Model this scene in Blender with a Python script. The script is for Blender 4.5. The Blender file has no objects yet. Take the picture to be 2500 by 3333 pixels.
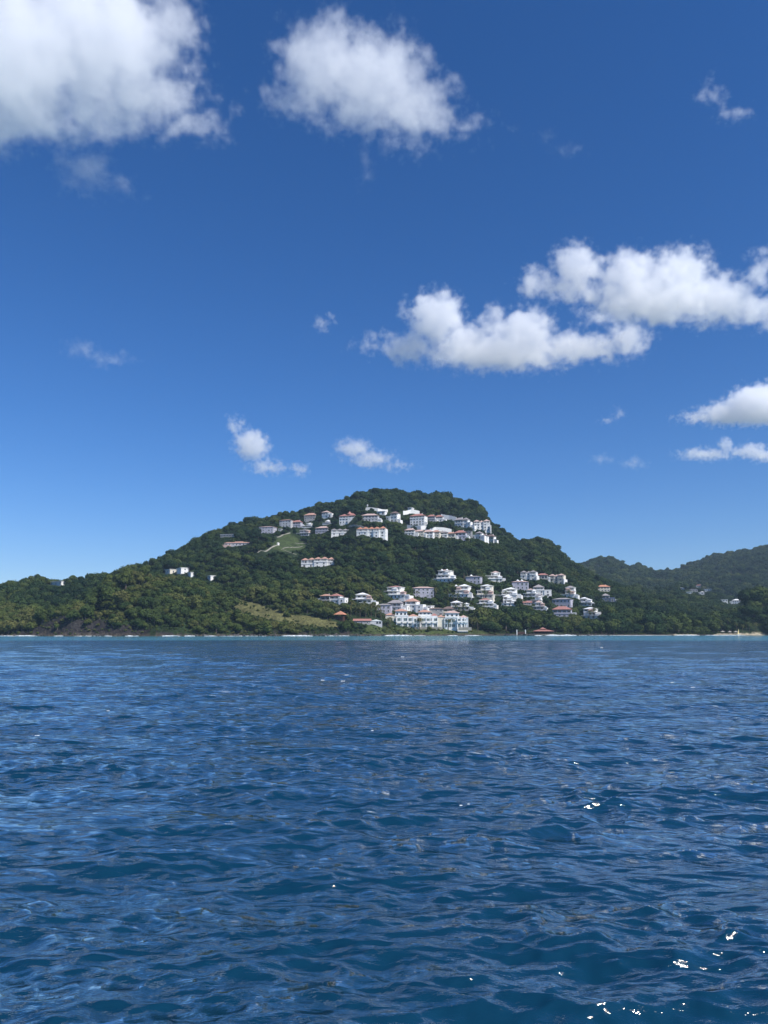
import bpy, math, random
import numpy as np
from mathutils import Vector, Matrix
random.seed(7); RNG = np.random.default_rng(7)
R = math.radians
SC = bpy.context.scene
COL = SC.collection
# ------------------------------------------------------------------ camera
CAM_H = 3.0
F = 2406.0                      # focal length in photo pixels (2500 x 3333)
CX, CY = 1250.0, 1666.5
HORIZON = 2056.0
PITCH = math.atan((HORIZON - CY) / F)
cam = bpy.data.cameras.new('camera'); camo = bpy.data.objects.new('camera', cam); COL.objects.link(camo)
camo.location = (0, 0, CAM_H); camo.rotation_euler = (math.pi / 2 + PITCH, 0, 0)
cam.sensor_fit = 'VERTICAL'; cam.sensor_height = 36.0; cam.lens = 36.0 * F / 3333.0
cam.clip_start = 0.1; cam.clip_end = 90000
SC.camera = camo
# ------------------------------------------------------------------ sky, sun, exposure
SUN_EL, SUN_AZ = R(46), R(-40)                  # azimuth measured from +X (right of the camera) towards +Y
sun_dir = Vector((math.cos(SUN_EL) * math.cos(SUN_AZ), math.cos(SUN_EL) * math.sin(SUN_AZ), math.sin(SUN_EL)))
w = bpy.data.worlds.new('World'); SC.world = w; w.use_nodes = True
nt = w.node_tree; nt.nodes.clear()
sky = nt.nodes.new('ShaderNodeTexSky'); sky.sky_type = 'NISHITA'; sky.sun_disc = False
sky.sun_elevation = SUN_EL; sky.sun_rotation = math.pi / 2 - SUN_AZ
sky.air_density = 1.0; sky.dust_density = 0.0; sky.ozone_density = 6.0; sky.altitude = 0
hs = nt.nodes.new('ShaderNodeHueSaturation'); hs.inputs['Saturation'].default_value = 1.22
bg = nt.nodes.new('ShaderNodeBackground'); bg.inputs['Strength'].default_value = 0.110
ow = nt.nodes.new('ShaderNodeOutputWorld')
nt.links.new(sky.outputs[0], hs.inputs['Color']); tint = nt.nodes.new('ShaderNodeMix'); tint.data_type = 'RGBA'; tint.blend_type = 'MULTIPLY'; tint.inputs[0].default_value = 1.0
tint.inputs[7].default_value = (0.72, 0.77, 0.94, 1)
nt.links.new(hs.outputs[0], tint.inputs[6]); nt.links.new(tint.outputs[2], bg.inputs[0]); nt.links.new(bg.outputs[0], ow.inputs[0])
sl = bpy.data.lights.new('sun', 'SUN'); sl.energy = 4.7; sl.angle = R(0.53); sl.color = (1.0, 0.955, 0.88)
so = bpy.data.objects.new('sun', sl); COL.objects.link(so)
so.rotation_euler = (-sun_dir).to_track_quat('-Z', 'Y').to_euler()
SC.view_settings.view_transform = 'Standard'; SC.view_settings.look = 'None'
SC.view_settings.exposure = 0.20; SC.view_settings.gamma = 1.0; SC.view_settings.use_curve_mapping = False
cy = SC.cycles
cy.max_bounces = 26; cy.diffuse_bounces = 2; cy.glossy_bounces = 3; cy.transmission_bounces = 2; cy.volume_bounces = 26
cy.transparent_max_bounces = 8; cy.use_denoising = True; cy.volume_step_rate = 1.0; cy.volume_max_steps = 256
cy.sample_clamp_indirect = 4.0; cy.caustics_reflective = False; cy.caustics_refractive = False

# ------------------------------------------------------------------ projection helpers
CP, SP = math.cos(PITCH), math.sin(PITCH)
def ray(px, py):
    a, b = (px - CX) / F, (CY - py) / F
    return np.array([a, CP - b * SP, SP + b * CP])
def unproj(px, py, Y):
    r = ray(px, py); return r * (Y / r[1]) + np.array([0, 0, CAM_H])
def proj(x, y, z):
    zz = z - CAM_H; d = y * CP + zz * SP
    return CX + F * x / d, CY - F * (-y * SP + zz * CP) / d, d
# ------------------------------------------------------------------ object helpers
def tag(o, label=None, cat=None, group=None, kind=None):
    if label: o['label'] = label
    if cat: o['category'] = cat
    if group: o['group'] = group
    if kind: o['kind'] = kind
    return o
def empty(name, loc, rz=0.0, label=None, cat=None, group=None):
    o = bpy.data.objects.new(name, None); COL.objects.link(o)
    o.location = loc; o.rotation_euler = (0, 0, rz); o.empty_display_size = 0.5
    return tag(o, label, cat, group)
class NT:
    """small helper for building node trees"""
    def __init__(s, tree): s.t = tree
    def n(s, typ, **kw):
        n = s.t.nodes.new(typ)
        for k, v in kw.items(): setattr(n, k, v)
        return n
    def l(s, a, b): s.t.links.new(a, b)
    def put(s, sock, v):
        if isinstance(v, (int, float)): sock.default_value = v
        elif isinstance(v, (tuple, list)): sock.default_value = v
        else: s.t.links.new(v, sock)
    def math(s, op, a, b=None, c=None, clamp=False):
        n = s.t.nodes.new('ShaderNodeMath'); n.operation = op; n.use_clamp = clamp
        for i, v in enumerate((a, b, c)):
            if v is not None: s.put(n.inputs[i], v)
        return n.outputs[0]
    def vmath(s, op, a, b=None, out=0):
        n = s.t.nodes.new('ShaderNodeVectorMath'); n.operation = op
        s.put(n.inputs[0], a)
        if b is not None: s.put(n.inputs[1], b)
        return n.outputs[out]
def ramp(N, fac, stops):
    r = N.n('ShaderNodeValToRGB'); N.l(fac, r.inputs[0])
    e = r.color_ramp.elements
    while len(e) < len(stops): e.new(0.5)
    for el, (p, c) in zip(e, stops): el.position = p; el.color = (*c, 1)
    return r.outputs[0]
# ------------------------------------------------------------------ clouds (real volumes high above the bay)
def cloud_material():
    m = bpy.data.materials.new('cloud_vapour'); m.use_nodes = True
    N = NT(m.node_tree); m.node_tree.nodes.clear()
    v = N.n('ShaderNodeVolumePrincipled'); o = N.n('ShaderNodeOutputMaterial')
    v.inputs['Color'].default_value = (1, 1, 1, 1); v.inputs['Density'].default_value = 1.0
    v.inputs['Anisotropy'].default_value = 0.15
    N.l(v.outputs[0], o.inputs['Volume'])
    return m
CLOUD = cloud_material()
def make_cloud(alt, blobs, dens, edge, label, res=110, scale=1.0, amp=1.0, seed=0, depth=1.0, base=None, warp=0.6, detail=7):
    """blobs: (px, py, rx, ry) ellipses as seen in the sky; the cloud floats at altitude alt (m) and gets real depth"""
    px0 = sum(b[0] for b in blobs) / len(blobs); py0 = sum(b[1] for b in blobs) / len(blobs)
    r0 = ray(px0, py0); k = (alt - CAM_H) / r0[2]; Y = r0[1] * k
    dist = float(np.linalg.norm(r0) * k)
    mpp = Y / r0[1] / F                                    # metres per photo pixel at that distance
    cen = r0 * k + np.array([0, 0, CAM_H])
    fwd = r0 / np.linalg.norm(r0)
    right = np.array([1.0, 0, 0]); right -= fwd * right.dot(fwd); right /= np.linalg.norm(right)
    up = np.cross(right, fwd)
    es = []
    rnd = random.Random(seed)
    for (bx, by, rx, ry) in blobs:
        rr = ray(bx, by); t = (cen @ fwd - CAM_H * fwd[2]) / (rr @ fwd)
        c = rr * t + np.array([0, 0, CAM_H]) + fwd * rnd.uniform(-.25, .25) * rx * mpp - cen
        c = np.array([c @ right, c @ fwd, c @ up])
        es.append((c, np.array([rx * mpp, (rx + ry) * .5 * mpp * depth, ry * mpp])))
    ext = max(max(e[1]) for e in es)
    pad = edge * mpp * 2.5
    lo = np.min([c - r for c, r in es], axis=0) - pad; hi = np.max([c + r for c, r in es], axis=0) + pad
    me = bpy.data.volumes.new('cloud')
    me.materials.append(CLOUD)
    o = bpy.data.objects.new('cloud', me); COL.objects.link(o)
    o.matrix_world = Matrix(((right[0], fwd[0], up[0], cen[0]), (right[1], fwd[1], up[1], cen[1]), (right[2], fwd[2], up[2], cen[2]), (0, 0, 0, 1)))
    g = bpy.data.node_groups.new('cloud_field', 'GeometryNodeTree')
    g.interface.new_socket('Geometry', in_out='INPUT', socket_type='NodeSocketGeometry')
    g.interface.new_socket('Geometry', in_out='OUTPUT', socket_type='NodeSocketGeometry')
    N = NT(g)
    out = N.n('NodeGroupOutput'); vc = N.n('GeometryNodeVolumeCube'); sm = N.n('GeometryNodeSetMaterial'); sm.inputs['Material'].default_value = CLOUD
    P = N.n('GeometryNodeInputPosition').outputs[0]
    big = 1.0 / (edge * mpp)
    def noise(scale, det, off, rough=0.66, color=False):
        n = N.n('ShaderNodeTexNoise'); n.inputs['Scale'].default_value = scale; n.inputs['Detail'].default_value = det
        n.inputs['Roughness'].default_value = rough
        N.l(N.vmath('ADD', P, (off, off * 1.7 + 3, off * .3)), n.inputs['Vector'])
        return n.outputs[1 if color else 0]
    wv = N.vmath('SUBTRACT', noise(big * .45, 3, seed * 91.0, color=True), (.5, .5, .5))
    wv = N.vmath('MULTIPLY', wv, (edge * mpp * warp * 5,) * 3)
    Q = N.vmath('ADD', P, wv)
    s = None
    for c, r in es:
        d = N.vmath('DIVIDE', N.vmath('SUBTRACT', Q, tuple(c)), tuple(r))
        L = N.vmath('LENGTH', d, out=1)
        v = N.math('MULTIPLY', N.math('SUBTRACT', L, 1.0), float(min(r[0], r[2]) / (edge * mpp)))
        s = v if s is None else N.math('SMOOTH_MIN', s, v, 0.5)
    f = N.math('SUBTRACT', noise(big * .8 * scale, detail, seed * 37.0 + 11), 0.5)
    f = N.math('MULTIPLY', f, 6.2 * amp)
    val = N.math('SUBTRACT', f, s)
    val = N.math('MULTIPLY', val, 0.6 if dens < .02 else 1.0, clamp=True)
    val = N.math('POWER', val, 1.6)
    N.l(N.math('MULTIPLY', val, dens), vc.inputs['Density'])
    vc.inputs['Min'].default_value = tuple(lo); vc.inputs['Max'].default_value = tuple(hi)
    size = hi - lo; st = max(size) / res
    for nm, q in zip('XYZ', size): vc.inputs['Resolution ' + nm].default_value = max(16, int(q / st * (0.6 if nm == 'Y' else 1)))
    N.l(vc.outputs[0], sm.inputs[0]); N.l(sm.outputs[0], out.inputs[0])
    md = o.modifiers.new('cloud_field', 'NODES'); md.node_group = g
    return tag(o, label, 'cloud', 'clouds over the bay')
make_cloud(620, [(60,190,210,230),(300,120,290,210),(420,300,240,120),(250,380,230,80),(620,400,110,40),(560,100,110,110),(-150,200,240,260)], .025, 62,
   'large grey white cloud cut by the top left corner of the sky', res=170, seed=1)
make_cloud(600, [(1060,210,165,140),(1220,260,190,150),(1360,350,140,105),(1010,320,130,75),(1200,350,220,80),(1500,415,85,34),(1060,80,55,55),(1350,460,70,40),(1260,130,70,50)], .02, 50,
   'dome shaped white cloud near the top middle with ragged rim', res=170, seed=2)
make_cloud(560, [(280,560,95,72),(380,610,60,36),(220,520,40,26)], .018, 40, 'faint grey wisp of cloud under the large corner cloud', res=80, seed=3)
make_cloud(700, [(1880,870,95,80),(2060,900,100,90),(2210,890,110,90),(2130,970,230,85),(2330,970,120,80),(2450,1010,120,55),(1735,925,60,52),(1840,940,120,45),(2470,880,45,60)], .03, 34,
   'long bright white cloud bank reaching the right edge of the sky', res=220, seed=4)
make_cloud(680, [(1420,1035,100,92),(1510,1120,120,60),(1620,1070,60,70),(1710,1080,95,85),(1620,1150,260,58),(1880,1130,170,48),(2040,1100,75,60),(1990,1030,90,22),(1320,1130,90,52),(1215,1120,64,24),(1330,1020,30,30)], .028, 30,
   'lumpy white cloud joined under the left end of the long bank', res=220, seed=5)
make_cloud(640, [(2390,1345,115,42),(2480,1318,115,70),(2295,1356,70,22),(2245,1362,40,12)], .04, 18, 'solid white cloud at the right edge with a pointed left tip', res=110, seed=6)
make_cloud(620, [(2300,1478,85,20),(2250,1486,40,12),(2440,1470,60,26),(2500,1480,60,26),(2360,1450,24,26)], .03, 15, 'thin streaky cloud under the pointed cloud at the right edge', res=90, seed=7)
make_cloud(560, [(820,1450,60,52),(765,1390,26,34),(870,1520,60,26),(970,1528,30,22)], .03, 20, 'small ragged cloud with a tall plume above the left slope of the hill', res=100, seed=8)
make_cloud(560, [(1150,1460,60,36),(1210,1495,80,26),(1290,1518,50,12)], .026, 20, 'small flat cloud tapering to the right just above the hilltop', res=100, seed=9)
make_cloud(600, [(2330,320,40,26),(2390,370,50,24),(2290,300,28,34)], .024, 28, 'small faint wisp alone in the upper right sky', res=70, seed=10)
make_cloud(620, [(265,1135,55,26),(360,1168,66,24),(310,1155,50,20)], .016, 24, 'faint flat wisp low in the left sky', res=70, seed=11)
make_cloud(600, [(1045,1055,26,26),(1075,1035,18,14)], .026, 18, 'tiny slanting wisp left of the lumpy white cloud', res=50, seed=12)
make_cloud(600, [(1980,1370,26,12),(2015,1345,18,18)], .022, 14, 'tiny wisp left of the pointed cloud tip', res=50, seed=13)
make_cloud(600, [(1780,440,26,24),(1850,490,50,22)], .011, 22, 'barely visible wisp right of the dome shaped cloud', res=50, seed=14)
make_cloud(600, [(1190,540,26,60),(1260,470,50,30)], .010, 26, 'hanging shred of vapour under the dome shaped cloud', res=60, seed=15)
make_cloud(560, [(1960,1495,40,16),(2065,1508,44,18)], .014, 14, 'pair of pale low puffs right of the hilltop', res=60, seed=16)
# ------------------------------------------------------------------ the land as one height field
def vnoise(x, y, seed=0):
    """smooth value noise, vectorised"""
    xi = np.floor(x).astype(np.int64); yi = np.floor(y).astype(np.int64)
    fx = x - xi; fy = y - yi; fx = fx * fx * (3 - 2 * fx); fy = fy * fy * (3 - 2 * fy)
    def h(a, b):
        n = (a * 374761393 + b * 668265263 + seed * 974711) & 0xffffffff
        n = ((n ^ (n >> 13)) * 1274126177) & 0xffffffff
        return ((n ^ (n >> 16)) & 0xffff) / 65535.0
    return (h(xi, yi) * (1 - fx) + h(xi + 1, yi) * fx) * (1 - fy) + (h(xi, yi + 1) * (1 - fx) + h(xi + 1, yi + 1) * fx) * fy
def fbm(x, y, seed=0, oct=4):
    v = 0; a = .5; 
    for k in range(oct):
        v = v + a * vnoise(x, y, seed + k * 17); x = x * 2.03 + 11.3; y = y * 2.03 + 5.1; a *= .5
    return v
def sstep(a, b, x):
    t = np.clip((x - a) / (b - a), 0, 1); return t * t * (3 - 2 * t)
def tab(pts):
    a = np.array(pts, float); return lambda q: np.interp(q, a[:, 0], a[:, 1])
TREE_H = 5.5      # crowns rise this much above the ground, so the ground stays lower than the seen outline
main_py = tab([(-900,1990),(-300,1950),(0,1905),(40,1893),(90,1880),(150,1887),(270,1882),(330,1875),(400,1850),(470,1830),(530,1808),(580,1790),(640,1760),(720,1722),(780,1705),(830,1688),
   (880,1675),(980,1658),(1020,1645),(1060,1632),(1120,1625),(1160,1603),(1230,1592),(1290,1597),(1320,1608),(1380,1612),(1440,1616),(1500,1624),(1540,1634),(1575,1650),(1597,1684),(1640,1712),
   (1700,1752),(1725,1758),(1745,1743),(1780,1748),(1800,1765),(1830,1795),(1880,1835),(1930,1865),(1990,1892),(2080,1928),(2200,1958),(2300,1985),(2400,2005),(2500,2020),(2900,2040),(3600,2050)])
main_Y = tab([(-900,700),(0,720),(270,740),(640,860),(1000,930),(1240,960),(1500,960),(1720,950),(1770,1000),(2000,930),(2300,860),(2500,800),(3600,760)])
shore_Y = tab([(-900,500),(0,515),(260,505),(420,500),(760,505),(1000,515),(1200,540),(1300,556),(1500,566),(1700,575),(2000,590),(2300,610),(2500,620),(3600,640)])
head_py = tab([(-900,2075),(0,2046),(90,2024),(150,2006),(200,1982),(260,1962),(300,1930),(340,1895),(400,1868),(480,1868),(560,1878),(640,1888),(700,1905),(800,1932),(900,1960),(1000,1990),(1080,2008),(1150,2034),(1240,2052),(1330,2075),(3600,2090)])
head_Y = tab([(-900,540),(0,540),(260,546),(400,560),(520,585),(700,610),(1000,590),(1200,575),(3600,580)])
cape_py = tab([(-900,2090),(2330,2090),(2380,2040),(2400,2000),(2430,1968),(2460,1948),(2500,1930),(2600,1900),(2800,1880),(3600,1900)])
mid_py = tab([(-900,2040),(1700,2000),(1950,1905),(2100,1918),(2160,1922),(2240,1905),(2330,1928),(2400,1958),(2500,1960),(3600,1950)])
far_py = tab([(-900,2030),(1500,1960),(1700,1880),(1870,1850),(1900,1832),(1960,1812),(2000,1810),(2040,1830),(2060,1841),(2090,1836),(2120,1850),(2140,1860),(2160,1851),(2200,1851),(2250,1839),(2300,1821),(2370,1802),
   (2400,1796),(2450,1784),(2500,1778),(2700,1740),(3000,1760),(3600,1850)])
def zof(px, py, Y):
    b = (CY - py) / F
    return CAM_H + (SP + b * CP) / (CP - b * SP) * Y
def height(x, y):
    x = np.asarray(x, float); y = np.asarray(y, float)
    yy = np.maximum(y, 50.0)
    # column of the photograph this azimuth belongs to (taken at eye level)
    q = CX + F * x / yy / CP
    bump = fbm(x / 60, y / 60, 3, 4) - .47
    small = fbm(x / 14, y / 14, 9, 3) - .44
    ys = shore_Y(q) + (fbm(x / 30, y * 0 + 2, 5, 3) - .45) * 16
    def layer(y0, yc, zc, back, p=1.0, cliff=0.0, cl_w=10.0):
        t = (yy - y0) / (yc - y0)
        front = np.where(t > 0, np.clip(t, 0, 1) ** p, 0)
        z = zc * front
        if np.any(cliff): z = np.where(t > 0, np.maximum(z, np.minimum(cliff, zc) * sstep(0, 1, (yy - y0) / cl_w)), z)
        fall = np.clip((yy - yc) / back, 0, 4)
        z = np.where(yy > yc, zc - zc * fall * fall * .5 / (1 + fall * .3), z)
        env = np.clip(t, 0, 1) * np.clip(1.15 - t, 0, 1)
        return z, env, t
    # main hill
    yc = main_Y(q); zc = zof(q, main_py(q), yc) - TREE_H - np.interp(q, [900, 1150, 1600, 1700, 1850, 2000], [.5, 3.5, 3.0, 3.5, 2.5, 1])
    zm, env, t = layer(ys, yc, zc, 260.0, 1.0)
    spur = .5 - np.abs(fbm(x / 95 + y / 260, y / 300 - x / 700, 21, 3) * 2 - .94)
    zm = zm + env * (spur * 52 * np.clip(zc / 120, .15, 1) + bump * 22 * np.clip(zc / 100, .1, 1))
    zm = zm - 14 * np.exp(-(((q - 1010) / 90) ** 2 + ((t - .62) / .17) ** 2)) + 12 * np.exp(-(((q - 1190) / 95) ** 2 + ((t - .58) / .22) ** 2))
    zm = zm - 13 * np.exp(-(((q - 620) / 330) ** 2 + ((t - .36) / .13) ** 2)) - 9 * np.exp(-(((q - 230) / 110) ** 2 + ((t - .42) / .2) ** 2))
    # low land by the bay stays low
    low = 4.5 + 2.0 * bump
    # near headland on the left
    hc = head_Y(q); hz = zof(q, head_py(q), hc) - TREE_H * .8
    cliff = np.interp(q, [0, 250, 400, 620, 900, 1150, 1230], [10, 15, 8, 3, 5, 5, 3]) + bump * 5
    zh, envh, th = layer(ys, hc, np.maximum(hz, 0), 90.0, .8, cliff, 7.0)
    zh = zh + envh * (bump * 12 + (.5 - np.abs(fbm(x / 34, y / 90, 71, 3) * 2 - .94)) * 16 - 6)
    zh = np.where(q < 1300, zh, -5)
    # cape on the right
    ccY = 660.0; cz = zof(q, cape_py(q), ccY) - TREE_H
    zcap, envc, tc = layer(ys + 8, ccY, np.maximum(cz, -5), 120.0, .8)
    # middle ridge and far mountains
    mz = zof(q, mid_py(q), 1150.0) - TREE_H
    zmid, envm, _ = layer(760.0, 1150.0, mz, 260.0, 1.0)
    zmid = zmid + envm * (bump * 30)
    fz = zof(q, far_py(q), 1950.0) - TREE_H - 5.0
    zf, envf, _ = layer(1150.0, 1950.0, fz, 500.0, .95)
    spf = .5 - np.abs(fbm(x / 240 + 3, y / 500, 41, 4) * 2 - .94)
    zf = zf + envf * (spf * 95 + bump * 45)
    z = np.maximum.reduce([zm, zh, zcap, zmid, zf, np.where(yy > ys + 25, low, -9)])
    z = z + small * 1.6 * sstep(0, 40, yy - ys)
    d = yy - ys
    beach = np.where(d < 0, np.maximum(d * .12, -4.0), 1e9)
    z = np.where(d < 0, np.minimum(beach, 0), np.minimum(z, np.where(zh > zm, 1e9, .15 + d * .62)))
    z = np.where(d >= 0, np.maximum(z, np.minimum(.05 + d * .06, 1.5)), z)
    return z
def hit(px, py, ymin=490.0, ymax=2300.0):
    """where the line of sight through a photo pixel meets the ground"""
    r = ray(px, py); Y = np.concatenate([np.arange(ymin, 1100, 1.0), np.arange(1100, ymax, 4.0)])
    k = Y / r[1]; zz = height(k * r[0], Y); m = np.nonzero(zz >= k * r[2] + CAM_H)[0]
    if len(m) == 0: return None
    i = m[0]; return np.array([k[i] * r[0], Y[i], float(zz[i])])
def in_poly(px, py, poly):
    ins = np.zeros(np.shape(px), bool); n = len(poly)
    for i in range(n):
        x1, y1 = poly[i]; x2, y2 = poly[(i + 1) % n]
        c = ((y1 > py) != (y2 > py)) & (px < (x2 - x1) * (py - y1) / ((y2 - y1) or 1e-9) + x1)
        ins ^= c
    return ins
LAWN_UP = [(905,1747),(925,1738),(945,1737),(975,1758),(1005,1768),(1000,1780),(975,1788),(925,1796),(888,1788),(893,1768)]
LAWN_DRY = [(680,1948),(735,1946),(800,1954),(860,1970),(930,1990),(960,2002),(1015,2004),(1060,2016),(1110,2026),(1140,2036),(1090,2044),(1000,2035),(930,2024),(870,2015),(825,2003),(775,1988),(715,1968)]
LAWN_SHORE = [(1195,2036),(1270,2042),(1400,2046),(1540,2048),(1600,2056),(1610,2072),(1180,2072)]
LAWN_SMALL = [(915,1714),(935,1714),(940,1722),(920,1726)]
# mesh
qs = np.linspace(-800, 3500, 700); us = (qs - CX) / F * CP
ys_ = np.concatenate([np.linspace(440, 500, 6)[:-1], np.linspace(500, 640, 80)[:-1], np.linspace(640, 1010, 130)[:-1], np.linspace(1010, 2050, 110)[:-1], np.linspace(2050, 3200, 24)])
U, YY = np.meshgrid(us, ys_); XX = U * YY; ZZ = height(XX, YY)
nr, nc = XX.shape
co = np.stack([XX, YY, ZZ], -1).reshape(-1, 3)
idx = np.arange(nr * nc).reshape(nr, nc)
quads = np.stack([idx[:-1, :-1], idx[:-1, 1:], idx[1:, 1:], idx[1:, :-1]], -1).reshape(-1, 4)
def grid_mesh(name, co, quads, mat, smooth=True):
    me = bpy.data.meshes.new(name)
    me.vertices.add(len(co)); me.vertices.foreach_set('co', np.ascontiguousarray(co, dtype=np.float32).ravel())
    me.loops.add(quads.size); me.loops.foreach_set('vertex_index', np.ascontiguousarray(quads, dtype=np.int32).ravel())
    me.polygons.add(len(quads)); me.polygons.foreach_set('loop_start', np.arange(0, quads.size, 4, dtype=np.int32))
    me.update(calc_edges=True)
    if smooth: me.polygons.foreach_set('use_smooth', np.ones(len(quads), bool))
    if mat: me.materials.append(mat)
    me.validate(); return me
def zones(x, y, z):
    px, py, _ = proj(x, y, z)
    up = in_poly(px, py, LAWN_UP) & (y > 640); sm = in_poly(px, py, LAWN_SMALL) & (y > 640)
    dry = in_poly(px, py, LAWN_DRY) & (y < 640); sh = in_poly(px, py, LAWN_SHORE) & (y < 600)
    return px, py, up | sm, dry, sh
px_, py_, z_up, z_dry, z_sh = zones(XX, YY, ZZ)
dz = np.gradient(ZZ, axis=0) / np.gradient(YY, axis=0)
base = np.zeros((nr, nc, 4)); base[..., 3] = 1
nz = fbm(XX / 9, YY / 9, 77, 4)[..., None]
def blend(mask, c): 
    m = mask.astype(float)[..., None]; base[..., :3] = base[..., :3] * (1 - m) + np.array(c) * m
base[..., :3] = np.array((.018, .032, .012)) * (.6 + nz)
blend(z_up, (.048, .070, .026)); blend(z_dry, (.110, .110, .045)); blend(z_sh, (.055, .075, .026))
rock = (np.sqrt(dz ** 2) > .85) & (YY < 640) & (ZZ > .4) & (px_ < 1330)
blend(rock, (.032, .029, .030))
dd = YY - shore_Y(px_)
sandy = ((px_ > 2325) & (px_ < 2490)) | ((px_ > 2195) & (px_ < 2270)); blend((ZZ < 1.6) & sandy, (.36, .32, .24)); blend((ZZ < 1.2) & ~sandy, (.07, .06, .05))
wob = fbm(XX / 5, YY / 5, 131, 3)[..., None] - .45
base[..., :3] = np.clip(base[..., :3] * (1 + wob * 1.1), .004, .9)
land_m = bpy.data.materials.new('land_cover'); land_m.use_nodes = True; N = NT(land_m.node_tree)
bs = land_m.node_tree.nodes['Principled BSDF']; bs.inputs['Roughness'].default_value = .95; bs.inputs['Specular IOR Level'].default_value = .15
at = N.n('ShaderNodeVertexColor'); at.layer_name = 'ground_colour'
geo = N.n('ShaderNodeNewGeometry')
tn = N.n('ShaderNodeTexNoise'); tn.inputs['Scale'].default_value = .55; tn.inputs['Detail'].default_value = 6; N.l(geo.outputs['Position'], tn.inputs['Vector'])
mx = N.n('ShaderNodeMix'); mx.data_type = 'RGBA'; mx.blend_type = 'MULTIPLY'; mx.inputs[0].default_value = 1
N.l(at.outputs[0], mx.inputs[6]); N.l(ramp(N, tn.outputs[0], [(.3, (.55, .55, .55)), (.7, (1.5, 1.45, 1.35))]), mx.inputs[7])
N.l(mx.outputs[2], bs.inputs['Base Color'])
bp = N.n('ShaderNodeBump'); bp.inputs['Strength'].default_value = .9; bp.inputs['Distance'].default_value = 1.2
N.l(tn.outputs[0], bp.inputs['Height']); N.l(bp.outputs[0], bs.inputs['Normal'])
me = grid_mesh('island_terrain', co, quads, land_m)
ca = me.color_attributes.new('ground_colour', 'FLOAT_COLOR', 'POINT'); ca.data.foreach_set('color', base.reshape(-1).astype(np.float32))
tag(bpy.data.objects.new('island_terrain', me), kind='structure'); COL.objects.link(bpy.data.objects['island_terrain'])
# ------------------------------------------------------------------ materials for things that are built
def mat(name, col, rough=.8, var=.12, scale=1.5, spec=.3, bump=0.0):
    m = bpy.data.materials.new(name); m.use_nodes = True; N = NT(m.node_tree)
    b = m.node_tree.nodes['Principled BSDF']; b.inputs['Roughness'].default_value = rough; b.inputs['Specular IOR Level'].default_value = spec
    g = N.n('ShaderNodeNewGeometry'); t = N.n('ShaderNodeTexNoise'); t.inputs['Scale'].default_value = scale; t.inputs['Detail'].default_value = 5
    N.l(g.outputs['Position'], t.inputs['Vector'])
    lo = tuple(c * (1 - var * 2) for c in col); hi = tuple(min(.92, c * (1 + var)) for c in col)
    N.l(ramp(N, t.outputs[0], [(.32, lo), (.62, hi)]), b.inputs['Base Color'])
    if bump:
        bm = N.n('ShaderNodeBump'); bm.inputs['Distance'].default_value = bump; N.l(t.outputs[0], bm.inputs['Height']); N.l(bm.outputs[0], b.inputs['Normal'])
    return m
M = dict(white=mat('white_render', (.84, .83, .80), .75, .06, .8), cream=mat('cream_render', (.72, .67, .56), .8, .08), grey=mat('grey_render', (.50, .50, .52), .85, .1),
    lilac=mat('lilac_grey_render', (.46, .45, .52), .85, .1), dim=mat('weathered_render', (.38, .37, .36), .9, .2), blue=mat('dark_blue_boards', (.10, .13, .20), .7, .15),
    brown=mat('dark_timber', (.07, .035, .025), .7, .2), salmon=mat('salmon_roof_tiles', (.50, .29, .22), .8, .16, 2.0), red=mat('red_roof_tiles', (.40, .19, .16), .8, .16, 2.0),
    pink=mat('faded_pink_roof_tiles', (.56, .40, .35), .8, .15, 2.0), roofdark=mat('brown_grey_roof_tiles', (.20, .145, .13), .85, .18, 2.0), roofgrey=mat('grey_shingles', (.33, .30, .30), .85, .15, 2.0),
    orange=mat('orange_roof_tiles', (.52, .24, .15), .8, .12, 2.0), yellow=mat('yellow_awning_cloth', (.75, .62, .28), .8, .05), glass=mat('dark_window_glass', (.035, .045, .055), .12, .2, .5, .5),
    glassg=mat('sea_green_window_glass', (.07, .12, .12), .1, .2, .5, .5), canvas=mat('white_canvas', (.85, .85, .85), .9, .03), stone=mat('pale_stone', (.40, .37, .31), .9, .2, .6, .2, .1),
    rock=mat('dark_rock', (.085, .075, .07), .9, .35, .5, .2, .3), sand=mat('pale_sand', (.52, .45, .34), .95, .1), bark=mat('bark', (.12, .095, .075), .95, .25), metal=mat('pale_metal', (.55, .55, .55), .5, .05),
    concrete=mat('pale_concrete', (.30, .285, .24), .9, .12, .7))
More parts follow.
